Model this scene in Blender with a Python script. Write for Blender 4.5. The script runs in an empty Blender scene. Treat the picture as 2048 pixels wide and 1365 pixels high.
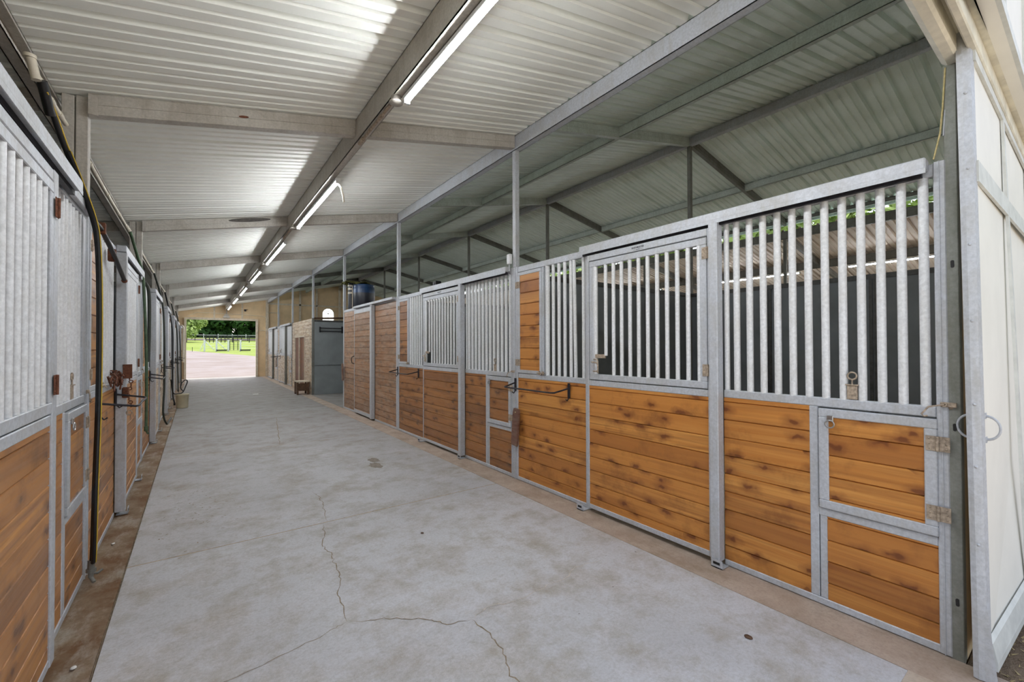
import bpy, bmesh, math, random
from mathutils import Vector, Matrix
random.seed(7)
C = bpy.context.scene.collection
S = bpy.context.scene

# ------------------------------------------------------------------ camera, light, exposure
def look():
    f, yaw, pit, roll, h = 865.0, .6308, .0121, -.003, 1.548
    fw = Vector((math.sin(yaw)*math.cos(pit), math.cos(yaw)*math.cos(pit), math.sin(pit)))
    r = Vector((math.cos(yaw), -math.sin(yaw), 0)); u = r.cross(fw)
    r2 = r*math.cos(roll) + u*math.sin(roll); u2 = u*math.cos(roll) - r*math.sin(roll)
    m = Matrix((r2, u2, -fw)).transposed().to_4x4(); m.translation = (0, 0, h)
    cam = bpy.data.cameras.new('camera'); cam.sensor_width = 36; cam.lens = f/2048*36
    cam.clip_end = 800; cam.clip_start = .02
    o = bpy.data.objects.new('camera', cam); C.objects.link(o); o.matrix_world = m
    S.camera = o
look()
W = bpy.data.worlds.new('sky'); S.world = W; W.use_nodes = True
wn = W.node_tree
sky = wn.nodes.new('ShaderNodeTexSky'); sky.sky_type = 'NISHITA'; sky.sun_disc = False
sky.sun_elevation = math.radians(58); sky.sun_rotation = math.radians(20); sky.air_density = 1.0; sky.dust_density = 2.5
sky.ozone_density = 1.0
bg = wn.nodes['Background']; hs = wn.nodes.new('ShaderNodeHueSaturation'); hs.inputs['Saturation'].default_value = .45
wn.links.new(sky.outputs[0], hs.inputs['Color']); wn.links.new(hs.outputs[0], bg.inputs[0]); bg.inputs[1].default_value = .26
sun = bpy.data.lights.new('sun', 'SUN'); sun.energy = 2.5; sun.angle = math.radians(.6); sun.color = (1, .95, .86)
so = bpy.data.objects.new('sun', sun); C.objects.link(so)
sd = Vector((.14, .14, .95)).normalized()         # towards the sun
so.rotation_euler = sd.to_track_quat('Z', 'Y').to_euler()
LED = 92.0
S.view_settings.view_transform = 'Standard'; S.view_settings.look = 'None'
S.view_settings.exposure = 0.66; S.view_settings.gamma = 1.0; S.view_settings.use_curve_mapping = False
S.cycles.use_denoising = True; S.cycles.max_bounces = 10; S.cycles.diffuse_bounces = 6; S.cycles.glossy_bounces = 4
S.cycles.sample_clamp_indirect = 6.0; S.cycles.caustics_reflective = False; S.cycles.caustics_refractive = False

B, Y0, XR, XL, XC = 3.66, .43, 3.03, -.60, 6.71
YF = Y0 + 7*B
bay = lambda k: Y0 + B*k
def z_low(x): return 3.28 + .206*(x + .61)              # underside of the aisle roof
def z_up(x): return 5.06 - .205*abs(x - XC)             # underside of the raised centre roof
ORD = ['nearest', 'second nearest', 'third nearest', 'fourth nearest', 'fifth nearest', 'sixth nearest', 'farthest']

# ------------------------------------------------------------------ materials
def s2l(c): return tuple((v/255/12.92 if v/255 <= .04045 else ((v/255+.055)/1.055)**2.4) for v in c)
class NT:
    def __init__(s, name):
        s.m = bpy.data.materials.new(name); s.m.use_nodes = True; s.t = s.m.node_tree
        s.b = s.t.nodes['Principled BSDF']
        s.pos = s.n('ShaderNodeNewGeometry').outputs['Position']
    def n(s, k, **a):
        x = s.t.nodes.new(k)
        for q, v in a.items(): setattr(x, q, v)
        return x
    def l(s, a, b): s.t.links.new(a, b)
    def val(s, i, v):
        if hasattr(v, 'is_output'): s.l(v, i)
        else: i.default_value = v
    def noise(s, scale, detail=4, rough=.6, vec=None, stretch=None, dist=0):
        x = s.n('ShaderNodeTexNoise'); x.inputs['Scale'].default_value = scale; x.inputs['Detail'].default_value = detail
        x.inputs['Roughness'].default_value = rough; x.inputs['Distortion'].default_value = dist
        v = vec or s.pos
        if stretch:
            mp = s.n('ShaderNodeMapping'); mp.inputs['Scale'].default_value = stretch; s.l(v, mp.inputs[0]); v = mp.outputs[0]
        s.l(v, x.inputs['Vector']); return x.outputs['Fac']
    def ramp(s, fac, lo, hi, a=0., b=1.):
        x = s.n('ShaderNodeMapRange'); s.l(fac, x.inputs[0])
        for i, v in zip((1, 2, 3, 4), (lo, hi, a, b)): x.inputs[i].default_value = v
        return x.outputs[0]
    def mix(s, fac, a, b, mode='MIX'):
        x = s.n('ShaderNodeMix', data_type='RGBA', blend_type=mode); s.val(x.inputs[0], fac)
        for i, v in ((6, a), (7, b)):
            if hasattr(v, 'is_output'): s.l(v, x.inputs[i])
            else: x.inputs[i].default_value = (*v, 1)
        return x.outputs[2]
    def math(s, op, a, b=0.):
        x = s.n('ShaderNodeMath', operation=op); s.val(x.inputs[0], a); s.val(x.inputs[1], b); return x.outputs[0]
    def sep(s, v):
        x = s.n('ShaderNodeSeparateXYZ'); s.l(v, x.inputs[0]); return x.outputs
    def comb(s, a, b, c):
        x = s.n('ShaderNodeCombineXYZ'); s.val(x.inputs[0], a); s.val(x.inputs[1], b); s.val(x.inputs[2], c); return x.outputs[0]
    def bump(s, h, strength=.3, dist=.01):
        x = s.n('ShaderNodeBump'); x.inputs['Strength'].default_value = strength; x.inputs['Distance'].default_value = dist
        s.l(h, x.inputs['Height']); s.l(x.outputs[0], s.b.inputs['Normal'])
    def done(s, col, rough=.6, metal=0., spec=None, coat=None):
        s.val(s.b.inputs['Roughness'], rough); s.b.inputs['Metallic'].default_value = metal
        if hasattr(col, 'is_output'): s.l(col, s.b.inputs['Base Color'])
        else: s.b.inputs['Base Color'].default_value = (*col, 1)
        if spec is not None: s.b.inputs['Specular IOR Level'].default_value = spec
        if coat: s.b.inputs['Coat Weight'].default_value = coat; s.b.inputs['Coat Roughness'].default_value = .25
        return s.m
M = {}
def plain(name, rgb, rough=.6, metal=0., var=.12, scale=8, spec=None):
    t = NT(name); c = s2l(rgb); n = t.noise(scale, 5)
    d = tuple(v*(1-var*1.6) for v in c); e = tuple(min(1, v*(1+var)) for v in c)
    M[name] = t.done(t.mix(t.ramp(n, .3, .7), d, e), rough, metal, spec); return M[name]
def galv(name, base, dirt, rust, dirt_amt=.55, rust_lo=.66, rough=.5, metal=.35):
    t = NT(name); b, d, r = s2l(base), s2l(dirt), s2l(rust)
    spang = t.noise(55, 3, .7); big = t.noise(3.1, 6, .7); fine = t.noise(130, 2)
    streak = t.noise(9, 4, .6, stretch=(3, 3, .35))
    c = t.mix(t.ramp(spang, .35, .65), tuple(v*.86 for v in b), tuple(min(1, v*1.08) for v in b))
    c = t.mix(t.math('MULTIPLY', t.ramp(big, .45, .72), dirt_amt), c, d)
    c = t.mix(t.math('MULTIPLY', t.ramp(streak, .52, .75), dirt_amt*.7), c, d)
    ru = t.noise(6.5, 7, .75)
    c = t.mix(t.ramp(ru, rust_lo, rust_lo+.08), c, r)
    t.bump(fine, .06, .003)
    M[name] = t.done(c, t.ramp(big, .3, .7, rough-.08, rough+.12), metal)
galv('galv', (190, 194, 201), (164, 160, 150), (128, 98, 70), .5, .70, .5, .12)
galv('galv_bar', (224, 226, 229), (192, 187, 174), (150, 118, 90), .3, .74, .45, .05)
galv('galv_old', (192, 188, 180), (150, 140, 126), (104, 78, 56), .6, .68, .6, .1)
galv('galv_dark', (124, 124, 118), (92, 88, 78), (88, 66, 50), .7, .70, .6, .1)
galv('galv_green', (198, 206, 200), (160, 166, 154), (100, 88, 66), .6, .74, .6, .05)
galv('galv_jamb', (140, 142, 136), (105, 104, 88), (110, 84, 58), .6, .70, .6, .25)

def wood(name, light, mid, dark, wear_glare=0., rough=.42, pitch=.1265, off=.01, axis='z'):
    """horizontal boards: every board gets its own tone, grain runs along the board"""
    t = NT(name); x, y, z = t.sep(t.pos)[:3]
    oi = t.n('ShaderNodeObjectInfo').outputs['Random']
    hgt = z if axis == 'z' else y
    bi = t.math('FLOOR', t.math('DIVIDE', t.math('SUBTRACT', hgt, off), pitch))
    wn_ = t.n('ShaderNodeTexWhiteNoise', noise_dimensions='4D')
    t.l(t.comb(bi, t.math('MULTIPLY', oi, 31.7), 0.), wn_.inputs['Vector']); r1 = wn_.outputs['Value']; rc = t.sep(wn_.outputs['Color'])
    sh = t.comb(t.math('MULTIPLY', r1, 9.), t.math('MULTIPLY', rc[1], 23.), t.math('MULTIPLY', bi, 3.1))
    add = t.n('ShaderNodeVectorMath', operation='ADD'); t.l(t.pos, add.inputs[0]); t.l(sh, add.inputs[1]); v = add.outputs[0]
    warp = t.noise(1.7, 3, .5, vec=v)
    g1 = t.noise(1., 5, .65, vec=v, stretch=(14, 1.1, 48), dist=.8)
    g2 = t.noise(1., 3, .5, vec=v, stretch=(6, .5, 15), dist=1.6)
    c = t.mix(t.ramp(g1, .35, .68), s2l(mid), s2l(light))
    c = t.mix(t.math('MULTIPLY', t.ramp(g2, .46, .66), .62), c, s2l(dark))
    c = t.mix(t.ramp(r1, .0, 1., .0, .8), c, s2l(mid))
    c = t.mix(t.ramp(rc[2], .62, 1., 0., .5), c, s2l(dark))
    # knots
    vo = t.n('ShaderNodeTexVoronoi', feature='F1', voronoi_dimensions='2D'); vo.inputs['Scale'].default_value = 1.
    wob = t.n('ShaderNodeTexNoise'); wob.inputs['Scale'].default_value = 14; t.l(v, wob.inputs['Vector'])
    sv = t.sep(v); wb = t.sep(wob.outputs['Color'])
    ky = t.math('ADD', t.math('MULTIPLY', sv[1], 4.2), t.math('MULTIPLY', wb[0], .5)); kz = t.math('ADD', t.math('MULTIPLY', sv[2], 8.5), t.math('MULTIPLY', wb[1], .5))
    t.l(t.comb(ky, kz, 0.), vo.inputs['Vector'])
    vc = t.sep(vo.outputs['Color'])
    k = t.math('MULTIPLY', t.ramp(vo.outputs['Distance'], .08, .15, 1., 0.), t.ramp(vc[0], .50, .54))
    c = t.mix(t.math('MULTIPLY', k, .85), c, tuple(q*.45 for q in s2l(dark)))
    halo = t.math('MULTIPLY', t.ramp(vo.outputs['Distance'], .08, .42, .7, 0.), t.ramp(vc[0], .46, .56))
    c = t.mix(halo, c, s2l(dark))
    # stains, wear and painted pale glare
    st = t.noise(2.4, 5, .7, vec=v)
    c = t.mix(t.ramp(st, .54, .74, 0., .6), c, tuple(q*.6 for q in s2l(dark)))
    if wear_glare:
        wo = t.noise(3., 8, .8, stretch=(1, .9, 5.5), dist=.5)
        c = t.mix(t.math('MULTIPLY', t.ramp(wo, .40, .60), wear_glare), c, s2l((216, 206, 188)))
    t.bump(g1, .12, .004)
    M[name] = t.done(c, t.ramp(g1, .3, .7, rough-.07, rough+.1), 0., .5)
wood('pine', (216, 158, 84), (190, 124, 58), (122, 68, 34))
wood('pine_shaded', (182, 126, 68), (152, 98, 50), (92, 54, 30), .08)  # same pine in a darker copy, the dimmer light put into its colour
wood('pine_left', (204, 146, 80), (170, 114, 58), (108, 66, 36), .06, .42)  # same pine again, the left side's different light put into the tone
wood('pine_worn', (196, 170, 138), (172, 138, 100), (110, 74, 48), .9, .5)
wood('pine_tack', (170, 120, 76), (148, 100, 60), (88, 54, 34), .28, .36)  # pale overlay here paints the glare of the far opening on the boards
wood('plank_brown', (120, 78, 60), (100, 62, 48), (66, 40, 32), .15, .5, 5.)

def roofmat(name, base, dirt, amt):
    t = NT(name); n = t.noise(1.1, 5, .6); f = t.noise(18, 4, .6); st = t.noise(1.2, 4, .6, stretch=(.5, 7, .5))
    c = t.mix(t.math('MULTIPLY', t.ramp(n, .45, .75), amt), s2l(base), s2l(dirt))
    c = t.mix(t.ramp(st, .5, .8, 0., amt*.7), c, s2l(dirt))
    c = t.mix(t.ramp(f, .3, .8, 0., .12), c, s2l(dirt))
    M[name] = t.done(c, .62, 0., .3)
roofmat('roof_cream', (240, 242, 236), (218, 216, 206), .35)
roofmat('roof_grey', (232, 242, 236), (196, 206, 192), .5)
roofmat('roof_outside', (222, 234, 226), (205, 222, 212), .4)
roofmat('roof_tan', (214, 202, 188), (180, 164, 148), .5)

def concrete():
    t = NT('concrete'); y = t.sep(t.pos)[1]
    big = t.noise(.55, 5, .6); mid = t.noise(2.6, 8, .72); fine = t.noise(60, 5, .75); agg = t.noise(170, 2, .5)
    c = t.mix(t.ramp(big, .35, .68), s2l((199, 200, 204)), s2l((179, 179, 182)))
    c = t.mix(t.ramp(mid, .46, .64, 0., .78), c, s2l((158, 149, 134)))
    m2 = t.noise(1.3, 9, .78, dist=.4)
    c = t.mix(t.ramp(m2, .5, .64, 0., .5), c, s2l((208, 208, 214)))
    m3 = t.noise(16, 6, .8)
    c = t.mix(t.ramp(m3, .5, .72, 0., .45), c, s2l((146, 138, 126)))
    c = t.mix(t.ramp(fine, .42, .7, 0., .34), c, s2l((132, 126, 118)))
    c = t.mix(t.ramp(agg, .60, .74, 0., .35), c, s2l((224, 222, 218)))
    far = t.ramp(y, 3., 13., 0., .75)                        # weaker light towards the far end, painted in as darker concrete
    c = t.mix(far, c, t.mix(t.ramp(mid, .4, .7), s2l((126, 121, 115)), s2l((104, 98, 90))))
    sp = t.noise(14, 3, .8)
    c = t.mix(t.ramp(sp, .715, .735, 0., .75), c, s2l((86, 74, 60)))
    vo = t.n('ShaderNodeTexVoronoi', feature='DISTANCE_TO_EDGE'); 
    t.bump(t.math('ADD', fine, t.math('MULTIPLY', agg, .5)), .25, .004)
    M['concrete'] = t.done(c, .72, 0., .35)
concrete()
def curb(name, a, b, d, sc):
    t = NT(name); n = t.noise(3.2, 8, .7); st = t.noise(2.2, 6, .7, stretch=(2.5, 1, 1)); fine = t.noise(70, 4, .7)
    c = t.mix(t.ramp(n, .38, .62), s2l(a), s2l(b)); c = t.mix(t.ramp(st, .5, .72, 0., .8), c, s2l(d))
    c = t.mix(t.ramp(fine, .45, .75, 0., .35), c, tuple(v*.5 for v in s2l(b)))
    t.bump(fine, .4, .006); M[name] = t.done(c, .8, 0., .3)
curb('curb_left', (140, 124, 104), (112, 82, 54), (178, 172, 162), 1)
curb('curb_right', (186, 170, 156), (168, 150, 134), (140, 124, 104), 1)
curb('curb_pale', (196, 184, 168), (182, 166, 150), (160, 144, 124), 1)
plain('joint', (172, 154, 128), .9, 0, .3, 30); plain('crack', (142, 128, 108), .95, 0, .3, 40)
plain('crack_pale', (196, 188, 176), .95, 0, .2, 40); plain('stain', (132, 124, 112), .8, 0, .2, 20)
plain('liner', (124, 129, 134), .6, 0, .12, 2.5); plain('liner_trim', (84, 84, 82), .55, .3, .2, 20)
plain('liner_pale', (142, 148, 150), .6, 0, .1, 2.5)
plain('tan_panel', (222, 196, 156), .6, 0, .10, 2); plain('tan_frame', (210, 198, 178), .6, 0, .15, 9)
plain('cream_panel', (238, 236, 228), .5, 0, .04, 2); plain('cream_frame', (214, 216, 212), .5, .1, .1, 9)
plain('cream_trim', (226, 222, 206), .6, 0, .16, 6)
plain('rubber', (26, 26, 28), .45, 0, .3, 20); plain('hose_green', (70, 92, 66), .5, 0, .25, 20)
plain('hose_dark', (44, 50, 42), .5, 0, .25, 20)
plain('yellow', (206, 172, 58), .5, 0, .1, 20); plain('iron', (50, 48, 54), .5, .5, .3, 30)
plain('rust', (112, 68, 48), .85, .1, .35, 60); plain('rusty_steel', (176, 160, 142), .7, .3, .3, 60)
plain('pvc', (222, 214, 196), .4, 0, .08, 10); plain('brass', (186, 172, 130), .4, .6, .2, 30)
plain('bucket', (206, 196, 168), .55, 0, .08, 8); plain('drum_blue', (28, 62, 104), .35, 0, .2, 6)
plain('drum_black', (40, 44, 54), .35, 0, .15, 6); plain('label_ink', (40, 42, 46), .6)
plain('paper', (226, 224, 220), .8); plain('white_paint', (226, 230, 230), .6, 0, .06)
plain('black_paint', (36, 38, 38), .5); plain('dark_wood', (92, 66, 46), .7, 0, .3, 12)
plain('camo', (96, 96, 46), .8, 0, .7, 22); plain('bark', (84, 70, 56), .9, 0, .3, 9)
plain('rope', (196, 180, 130), .8, 0, .2, 60); plain('chrome', (190, 190, 190), .3, .9)
plain('door_brown', (112, 66, 32), .5, 0, .25, 7); plain('rubble', (150, 132, 112), .9, 0, .3, 25)
def emit(name, col, strength):
    t = NT(name); t.b.inputs['Emission Color'].default_value = (*col, 1); t.b.inputs['Emission Strength'].default_value = strength
    M[name] = t.done((.9, .9, .9), .4)
emit('led', (.94, .97, 1.), LED)
def glass():
    t = NT('frosted'); t.b.inputs['Transmission Weight'].default_value = 1.; t.b.inputs['IOR'].default_value = 1.05
    M['frosted'] = t.done((.98, .99, .99), .2)
glass()
def gravel():
    t = NT('gravel'); n = t.noise(.35, 6, .6); st = t.noise(1.2, 7, .72, stretch=(.5, 1.5, 1)); f = t.noise(24, 5, .8)
    c = t.mix(t.ramp(n, .4, .65), s2l((146, 138, 138)), s2l((132, 121, 117)))
    c = t.mix(t.ramp(st, .5, .75, 0., .6), c, s2l((118, 104, 94))); c = t.mix(t.ramp(f, .45, .8, 0., .5), c, s2l((110, 98, 90)))
    t.bump(f, .5, .03); M['gravel'] = t.done(c, .9, 0., .2)
gravel()
def grass(name, a, b, d):
    t = NT(name); n = t.noise(.12, 6, .65); f = t.noise(9, 5, .8); q = t.noise(1.4, 5, .7)
    c = t.mix(t.ramp(n, .4, .65), s2l(a), s2l(b)); c = t.mix(t.ramp(q, .5, .8, 0., .45), c, s2l(d)); c = t.mix(t.ramp(f, .4, .8, 0., .35), c, s2l(d))
    t.bump(f, .6, .05); M[name] = t.done(c, .95, 0., .1)
grass('grass', (126, 142, 68), (142, 154, 88), (94, 114, 54))
grass('dirt', (120, 104, 88), (96, 82, 68), (150, 136, 116))
plain('blade', (148, 166, 84), .8, 0, .2, 5); plain('blade_dry', (178, 160, 118), .9, 0, .2, 5)
def leafm(name, a, b):
    t = NT(name); oi = t.noise(.8, 4, .7); f = t.noise(6, 3, .8)
    c = t.mix(t.ramp(oi, .35, .65), s2l(a), s2l(b)); c = t.mix(t.ramp(f, .3, .8, 0., .5), c, s2l(a))
    t.b.inputs['Subsurface Weight'].default_value = 0.
    M[name] = t.done(c, .7, 0., .25)
plain('stall_bounce', (206, 198, 182), .95, 0, .15, 12); plain('yard_bounce', (214, 208, 196), .9, 0, .08, 2); plain('soot', (92, 88, 84), .9, 0, .2, 30)  # stall and yard tones kept pale to bounce light up indoors
leafm('leaf_dark', (40, 70, 32), (70, 108, 48)); leafm('leaf_light', (128, 152, 84), (180, 198, 122))

# ------------------------------------------------------------------ mesh helpers
class MB:
    def __init__(s): s.v = []; s.f = []; s.sm = []; s.mi = []; s.cur = 0
    def add(s, vs, fs, smooth=False):
        o = len(s.v); s.v += [tuple(p) for p in vs]
        for f in fs: s.f.append(tuple(i+o for i in f)); s.sm.append(smooth); s.mi.append(s.cur)
        return s
    def box(s, x0, x1, y0, y1, z0, z1, c=.0):
        if c <= 0 or min(x1-x0, y1-y0, z1-z0) < 2.5*c:
            vs = [(x, y, z) for x in (x0, x1) for y in (y0, y1) for z in (z0, z1)]
            return s.add(vs, [(0, 1, 3, 2), (4, 6, 7, 5), (0, 4, 5, 1), (2, 3, 7, 6), (0, 2, 6, 4), (1, 5, 7, 3)])
        bm = bmesh.new(); bmesh.ops.create_cube(bm, size=1)
        for v in bm.verts: v.co = Vector(((x0+x1)/2+v.co.x*(x1-x0), (y0+y1)/2+v.co.y*(y1-y0), (z0+z1)/2+v.co.z*(z1-z0)))
        bmesh.ops.bevel(bm, geom=bm.edges[:], offset=c, segments=1, affect='EDGES')
        bm.verts.index_update(); s.add([v.co[:] for v in bm.verts], [tuple(v.index for v in f.verts) for f in bm.faces]); bm.free()
        return s
    def prism(s, poly, a, b, axis='y', smooth=False):
        """closed 2-D outline swept from a to b along an axis"""
        def P(p, t): return {'y': (p[0], t, p[1]), 'x': (t, p[0], p[1]), 'z': (p[0], p[1], t)}[axis]
        n = len(poly); vs = [P(p, a) for p in poly] + [P(p, b) for p in poly]
        fs = [(i, (i+1) % n, (i+1) % n+n, i+n) for i in range(n)]
        o = len(s.f); s.add(vs, fs, smooth); s.add(vs, [tuple(range(n))[::-1], tuple(range(n, 2*n))]); return s
    def tube(s, pts, r, n=10, caps=True, ring=None):
        pts = [Vector(p) for p in pts]; rs = r if isinstance(r, (list, tuple)) else [r]*len(pts)
        t0 = (pts[1]-pts[0]).normalized(); up = Vector((0, 0, 1)) if abs(t0.z) < .9 else Vector((1, 0, 0))
        nx = t0.cross(up).normalized(); vs = []
        for i, p in enumerate(pts):
            a = pts[max(0, i-1)]; b = pts[min(len(pts)-1, i+1)]; t = (b-a).normalized()
            nx = (nx - t*nx.dot(t)).normalized(); ny = t.cross(nx)
            for k in range(n):
                q = 2*math.pi*k/n; vs.append(p + nx*math.cos(q)*rs[i] + ny*math.sin(q)*rs[i])
        fs = [(i*n+k, i*n+(k+1) % n, (i+1)*n+(k+1) % n, (i+1)*n+k) for i in range(len(pts)-1) for k in range(n)]
        s.add(vs, fs, True)
        if caps: s.add(vs[:n], [tuple(range(n))[::-1]]); s.add(vs[-n:], [tuple(range(n))])
        return s
    def lathe(s, prof, cx, cy, n=24, axis='z'):
        vs = []
        for r, z in prof:
            for k in range(n):
                q = 2*math.pi*k/n; a, b = r*math.cos(q), r*math.sin(q)
                vs.append((cx+a, cy+b, z) if axis == 'z' else ((z, cx+a, cy+b) if axis == 'x' else (cx+a, z, cy+b)))
        s.add(vs, [(i*n+k, i*n+(k+1) % n, (i+1)*n+(k+1) % n, (i+1)*n+k) for i in range(len(prof)-1) for k in range(n)], True)
        return s
    def ringt(s, c, R, r, axis='y', a0=0, a1=2*math.pi, n=20, m=8):
        pts = []
        for i in range(n+1):
            q = a0+(a1-a0)*i/n; a, b = R*math.cos(q), R*math.sin(q)
            pts.append({'y': (c[0]+a, c[1], c[2]+b), 'x': (c[0], c[1]+a, c[2]+b), 'z': (c[0]+a, c[1]+b, c[2])}[axis])
        return s.tube(pts, r, m)
    def boards(s, x0, x1, z0, z1, y0=.004, th=.03, pitch=.1265, off=.01, g=.009):
        """tongue-and-groove boards with V grooves, facing -y"""
        cuts = [z0]; k = math.ceil((z0-off)/pitch+1e-4)
        while off+k*pitch < z1-.004:
            if off+k*pitch > z0+.004: cuts.append(off+k*pitch)
            k += 1
        cuts.append(z1); prof = []
        for i in range(len(cuts)-1):
            a, b = cuts[i], cuts[i+1]
            prof += [(y0+(g*1.2 if i else 0), a), (y0, a+(g*.6 if i else 0)), (y0, b-(g*.45 if i < len(cuts)-2 else 0)), (y0+(g*1.2 if i < len(cuts)-2 else 0), b)]
        poly = prof + [(y0+th, z1), (y0+th, z0)]
        q = []
        for p in poly:
            if not q or (abs(p[0]-q[-1][0])+abs(p[1]-q[-1][1])) > 1e-6: q.append(p)
        return s.prism(q, x0, x1, 'x')
    def build(s, name, mat, parent=None, loc=None, **pr):
        me = bpy.data.meshes.new(name); me.from_pydata(s.v, [], s.f)
        me.polygons.foreach_set('use_smooth', s.sm)
        mats = mat if isinstance(mat, (list, tuple)) else [mat]
        for m in mats: me.materials.append(M[m])
        if len(mats) > 1: me.polygons.foreach_set('material_index', s.mi)
        bm = bmesh.new(); bm.from_mesh(me); bmesh.ops.recalc_face_normals(bm, faces=bm.faces); bm.to_mesh(me); bm.free()
        me.update(); o = bpy.data.objects.new(name, me); C.objects.link(o)
        if parent: o.parent = parent
        if loc: o.location = loc
        for k, v in pr.items(): o[k] = v
        return o
def tag(o, label=None, cat=None, group=None, kind=None):
    if label: o['label'] = label
    if cat: o['category'] = cat
    if group: o['group'] = group
    if kind: o['kind'] = kind
    return o
def empty(name, loc=(0, 0, 0), rz=0., label=None, cat=None, group=None):
    o = bpy.data.objects.new(name, None); C.objects.link(o); o.location = loc; o.rotation_euler = (0, 0, rz)
    o.empty_display_size = .1
    return tag(o, label, cat, group)
def struct(mb, name, mat, parent=None):
    o = mb.build(name, mat, parent); o['kind'] = 'structure'; return o
def inst(o, parent, loc, name=None):
    c = o.copy(); C.objects.link(c); c.parent = parent; c.location = loc
    return c
def kids(o): return [c for c in bpy.data.objects if c.parent == o]
def copy_tree(o, kidmap, parent=None):
    c = o.copy(); C.objects.link(c); c.parent = parent
    for ch in kidmap.get(o.name, []): copy_tree(ch, kidmap, c)
    return c
def kidmap():
    m = {}
    for o in C.objects:
        if o.parent: m.setdefault(o.parent.name, []).append(o)
    return m

# ------------------------------------------------------------------ the setting: floor, curbs, ground
AX0, AX1 = -.385, 2.74
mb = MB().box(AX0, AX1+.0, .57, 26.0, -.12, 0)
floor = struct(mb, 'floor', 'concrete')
# stall floors and the wash bay
struct(MB().box(XR+.082, 17.7, .46, YF, -.14, -.012), 'floor', 'stall_bounce')  # unseen stall floors, pale bedding made up to bounce light onto the roof
struct(MB().box(-4.3, XL-.081, .30, YF, -.14, -.012), 'floor', 'stall_bounce')
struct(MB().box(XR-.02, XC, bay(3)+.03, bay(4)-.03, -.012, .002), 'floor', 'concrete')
struct(MB().box(XL-.08, AX0-.012, .3, 26.0, -.12, -.006), 'trim_1', 'curb_left')
struct(MB().box(AX0-.012, AX0, .3, 26.0, -.12, -.02), 'trim_2', 'joint')
mb = MB().prism([(AX1+.012, .42), (XR+.08, .42), (XR+.08, 26.0), (AX1+.012, 26.0)], -.12, -.004, 'z')
struct(mb, 'trim_3', 'curb_right')
struct(MB().box(AX1, AX1+.012, .57, 26.0, -.12, -.015), 'trim_4', 'joint')
struct(MB().box(-4.6, AX1+.012, -2.6, .47, -.14, -.004), 'floor', 'curb_pale'); struct(MB().box(AX1+.012, 3.03, -2.6, .42, -.14, -.004), 'floor', 'curb_right')
struct(MB().box(-4.6, AX1+.012, .47, .57, -.14, -.004), 'floor', 'curb_pale')
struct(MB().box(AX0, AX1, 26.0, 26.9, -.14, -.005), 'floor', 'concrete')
def ribbon(pts, w, z=.0012, jitter=.0, sub=1, taper=True):
    P = []
    for a, b in zip(pts[:-1], pts[1:]):
        for i in range(sub): 
            t = i/sub; P.append(Vector((a[0]+(b[0]-a[0])*t+random.uniform(-jitter, jitter), a[1]+(b[1]-a[1])*t+random.uniform(-jitter, jitter), z)))
    P.append(Vector((*pts[-1], z))); n = len(P); vs = []
    for i, p in enumerate(P):
        d = (P[min(n-1, i+1)]-P[max(0, i-1)]).normalized(); q = Vector((-d.y, d.x, 0))
        ww = w*(random.uniform(.55, 1.3) if jitter else 1)*(min(1, (min(i, n-1-i)+.3)/3) if taper else 1)
        vs += [p+q*ww/2, p-q*ww/2]
    return MB().add(vs, [(2*i, 2*i+1, 2*i+3, 2*i+2) for i in range(n-1)])
for yy in (4.06, 7.66, 11.15, 14.5, 18.1, 21.8):
    o = ribbon([(AX0, yy+.0), (.4, yy), (1.5, yy+.01), (AX1, yy)], .012, .0012, 0, 1, False).build('joint_line', 'joint', floor)
for pts, w, m in (([(1.008, 4.989), (1.03, 4.8), (1.02, 4.6), (.988, 4.39), (.95, 4.08)], .006, 'crack'),
    ([(.90, 4.02), (.86, 3.8), (.80, 3.6), (.824, 3.408), (.807, 3.282), (.788, 3.045), (.723, 2.839), (.694, 2.526)], .006, 'crack'),
    ([(.694, 2.526), (.6, 2.5), (.42, 2.46), (.2, 2.42), (-.1, 2.40), (-.38, 2.36)], .004, 'crack'),
    ([(.694, 2.526), (.898, 2.414), (1.045, 2.30), (1.138, 2.18), (1.271, 2.128)], .006, 'crack'),
    ([(1.271, 2.128), (1.403, 2.176), (1.55, 2.13), (1.687, 2.127), (1.85, 2.14), (1.981, 2.125), (2.15, 2.2), (2.384, 2.161)], .005, 'crack_pale'),
    ([(1.271, 2.128), (1.281, 1.938), (1.259, 1.791), (1.202, 1.67), (1.2, 1.5)], .007, 'crack'),
    ([(1.437, 10.767), (1.33, 9.9), (1.243, 9.128), (1.14, 8.3), (1.079, 7.712)], .012, 'crack')):
    ribbon(pts, w, .0014, .010, 6).build('crack', m, floor)
def blot(cx, cy, rx, ry, mat, name='stain', z=.001, n=22, seed=1, rot=0.):
    rr = random.Random(seed); vs = [(cx, cy, z)]
    for i in range(n):
        q = 2*math.pi*i/n; k = rr.uniform(.75, 1.15); a, b = math.cos(q)*rx*k, math.sin(q)*ry*k
        vs.append((cx+a*math.cos(rot)-b*math.sin(rot), cy+a*math.sin(rot)+b*math.cos(rot), z))
    return MB().add(vs, [(0, i+1, (i+1) % n+1) for i in range(n)]).build(name, mat, floor)
blot(1.90, 5.62, .075, .16, 'stain', seed=3); blot(1.96, 5.88, .07, .13, 'stain', seed=5)
mb = MB(); rr = random.Random(4)
for i in range(70):
    x, y = rr.gauss(-.05, .16), rr.gauss(5.15, .45); a = rr.uniform(0, 3.14); d = Vector((math.cos(a), math.sin(a), 0))*.011; q = Vector((-d.y, d.x, 0))*.35; p = Vector((x, y, .0016))
    mb.add([p-d-q, p+d-q, p+d+q, p-d+q], [(0, 1, 2, 3)])
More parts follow.
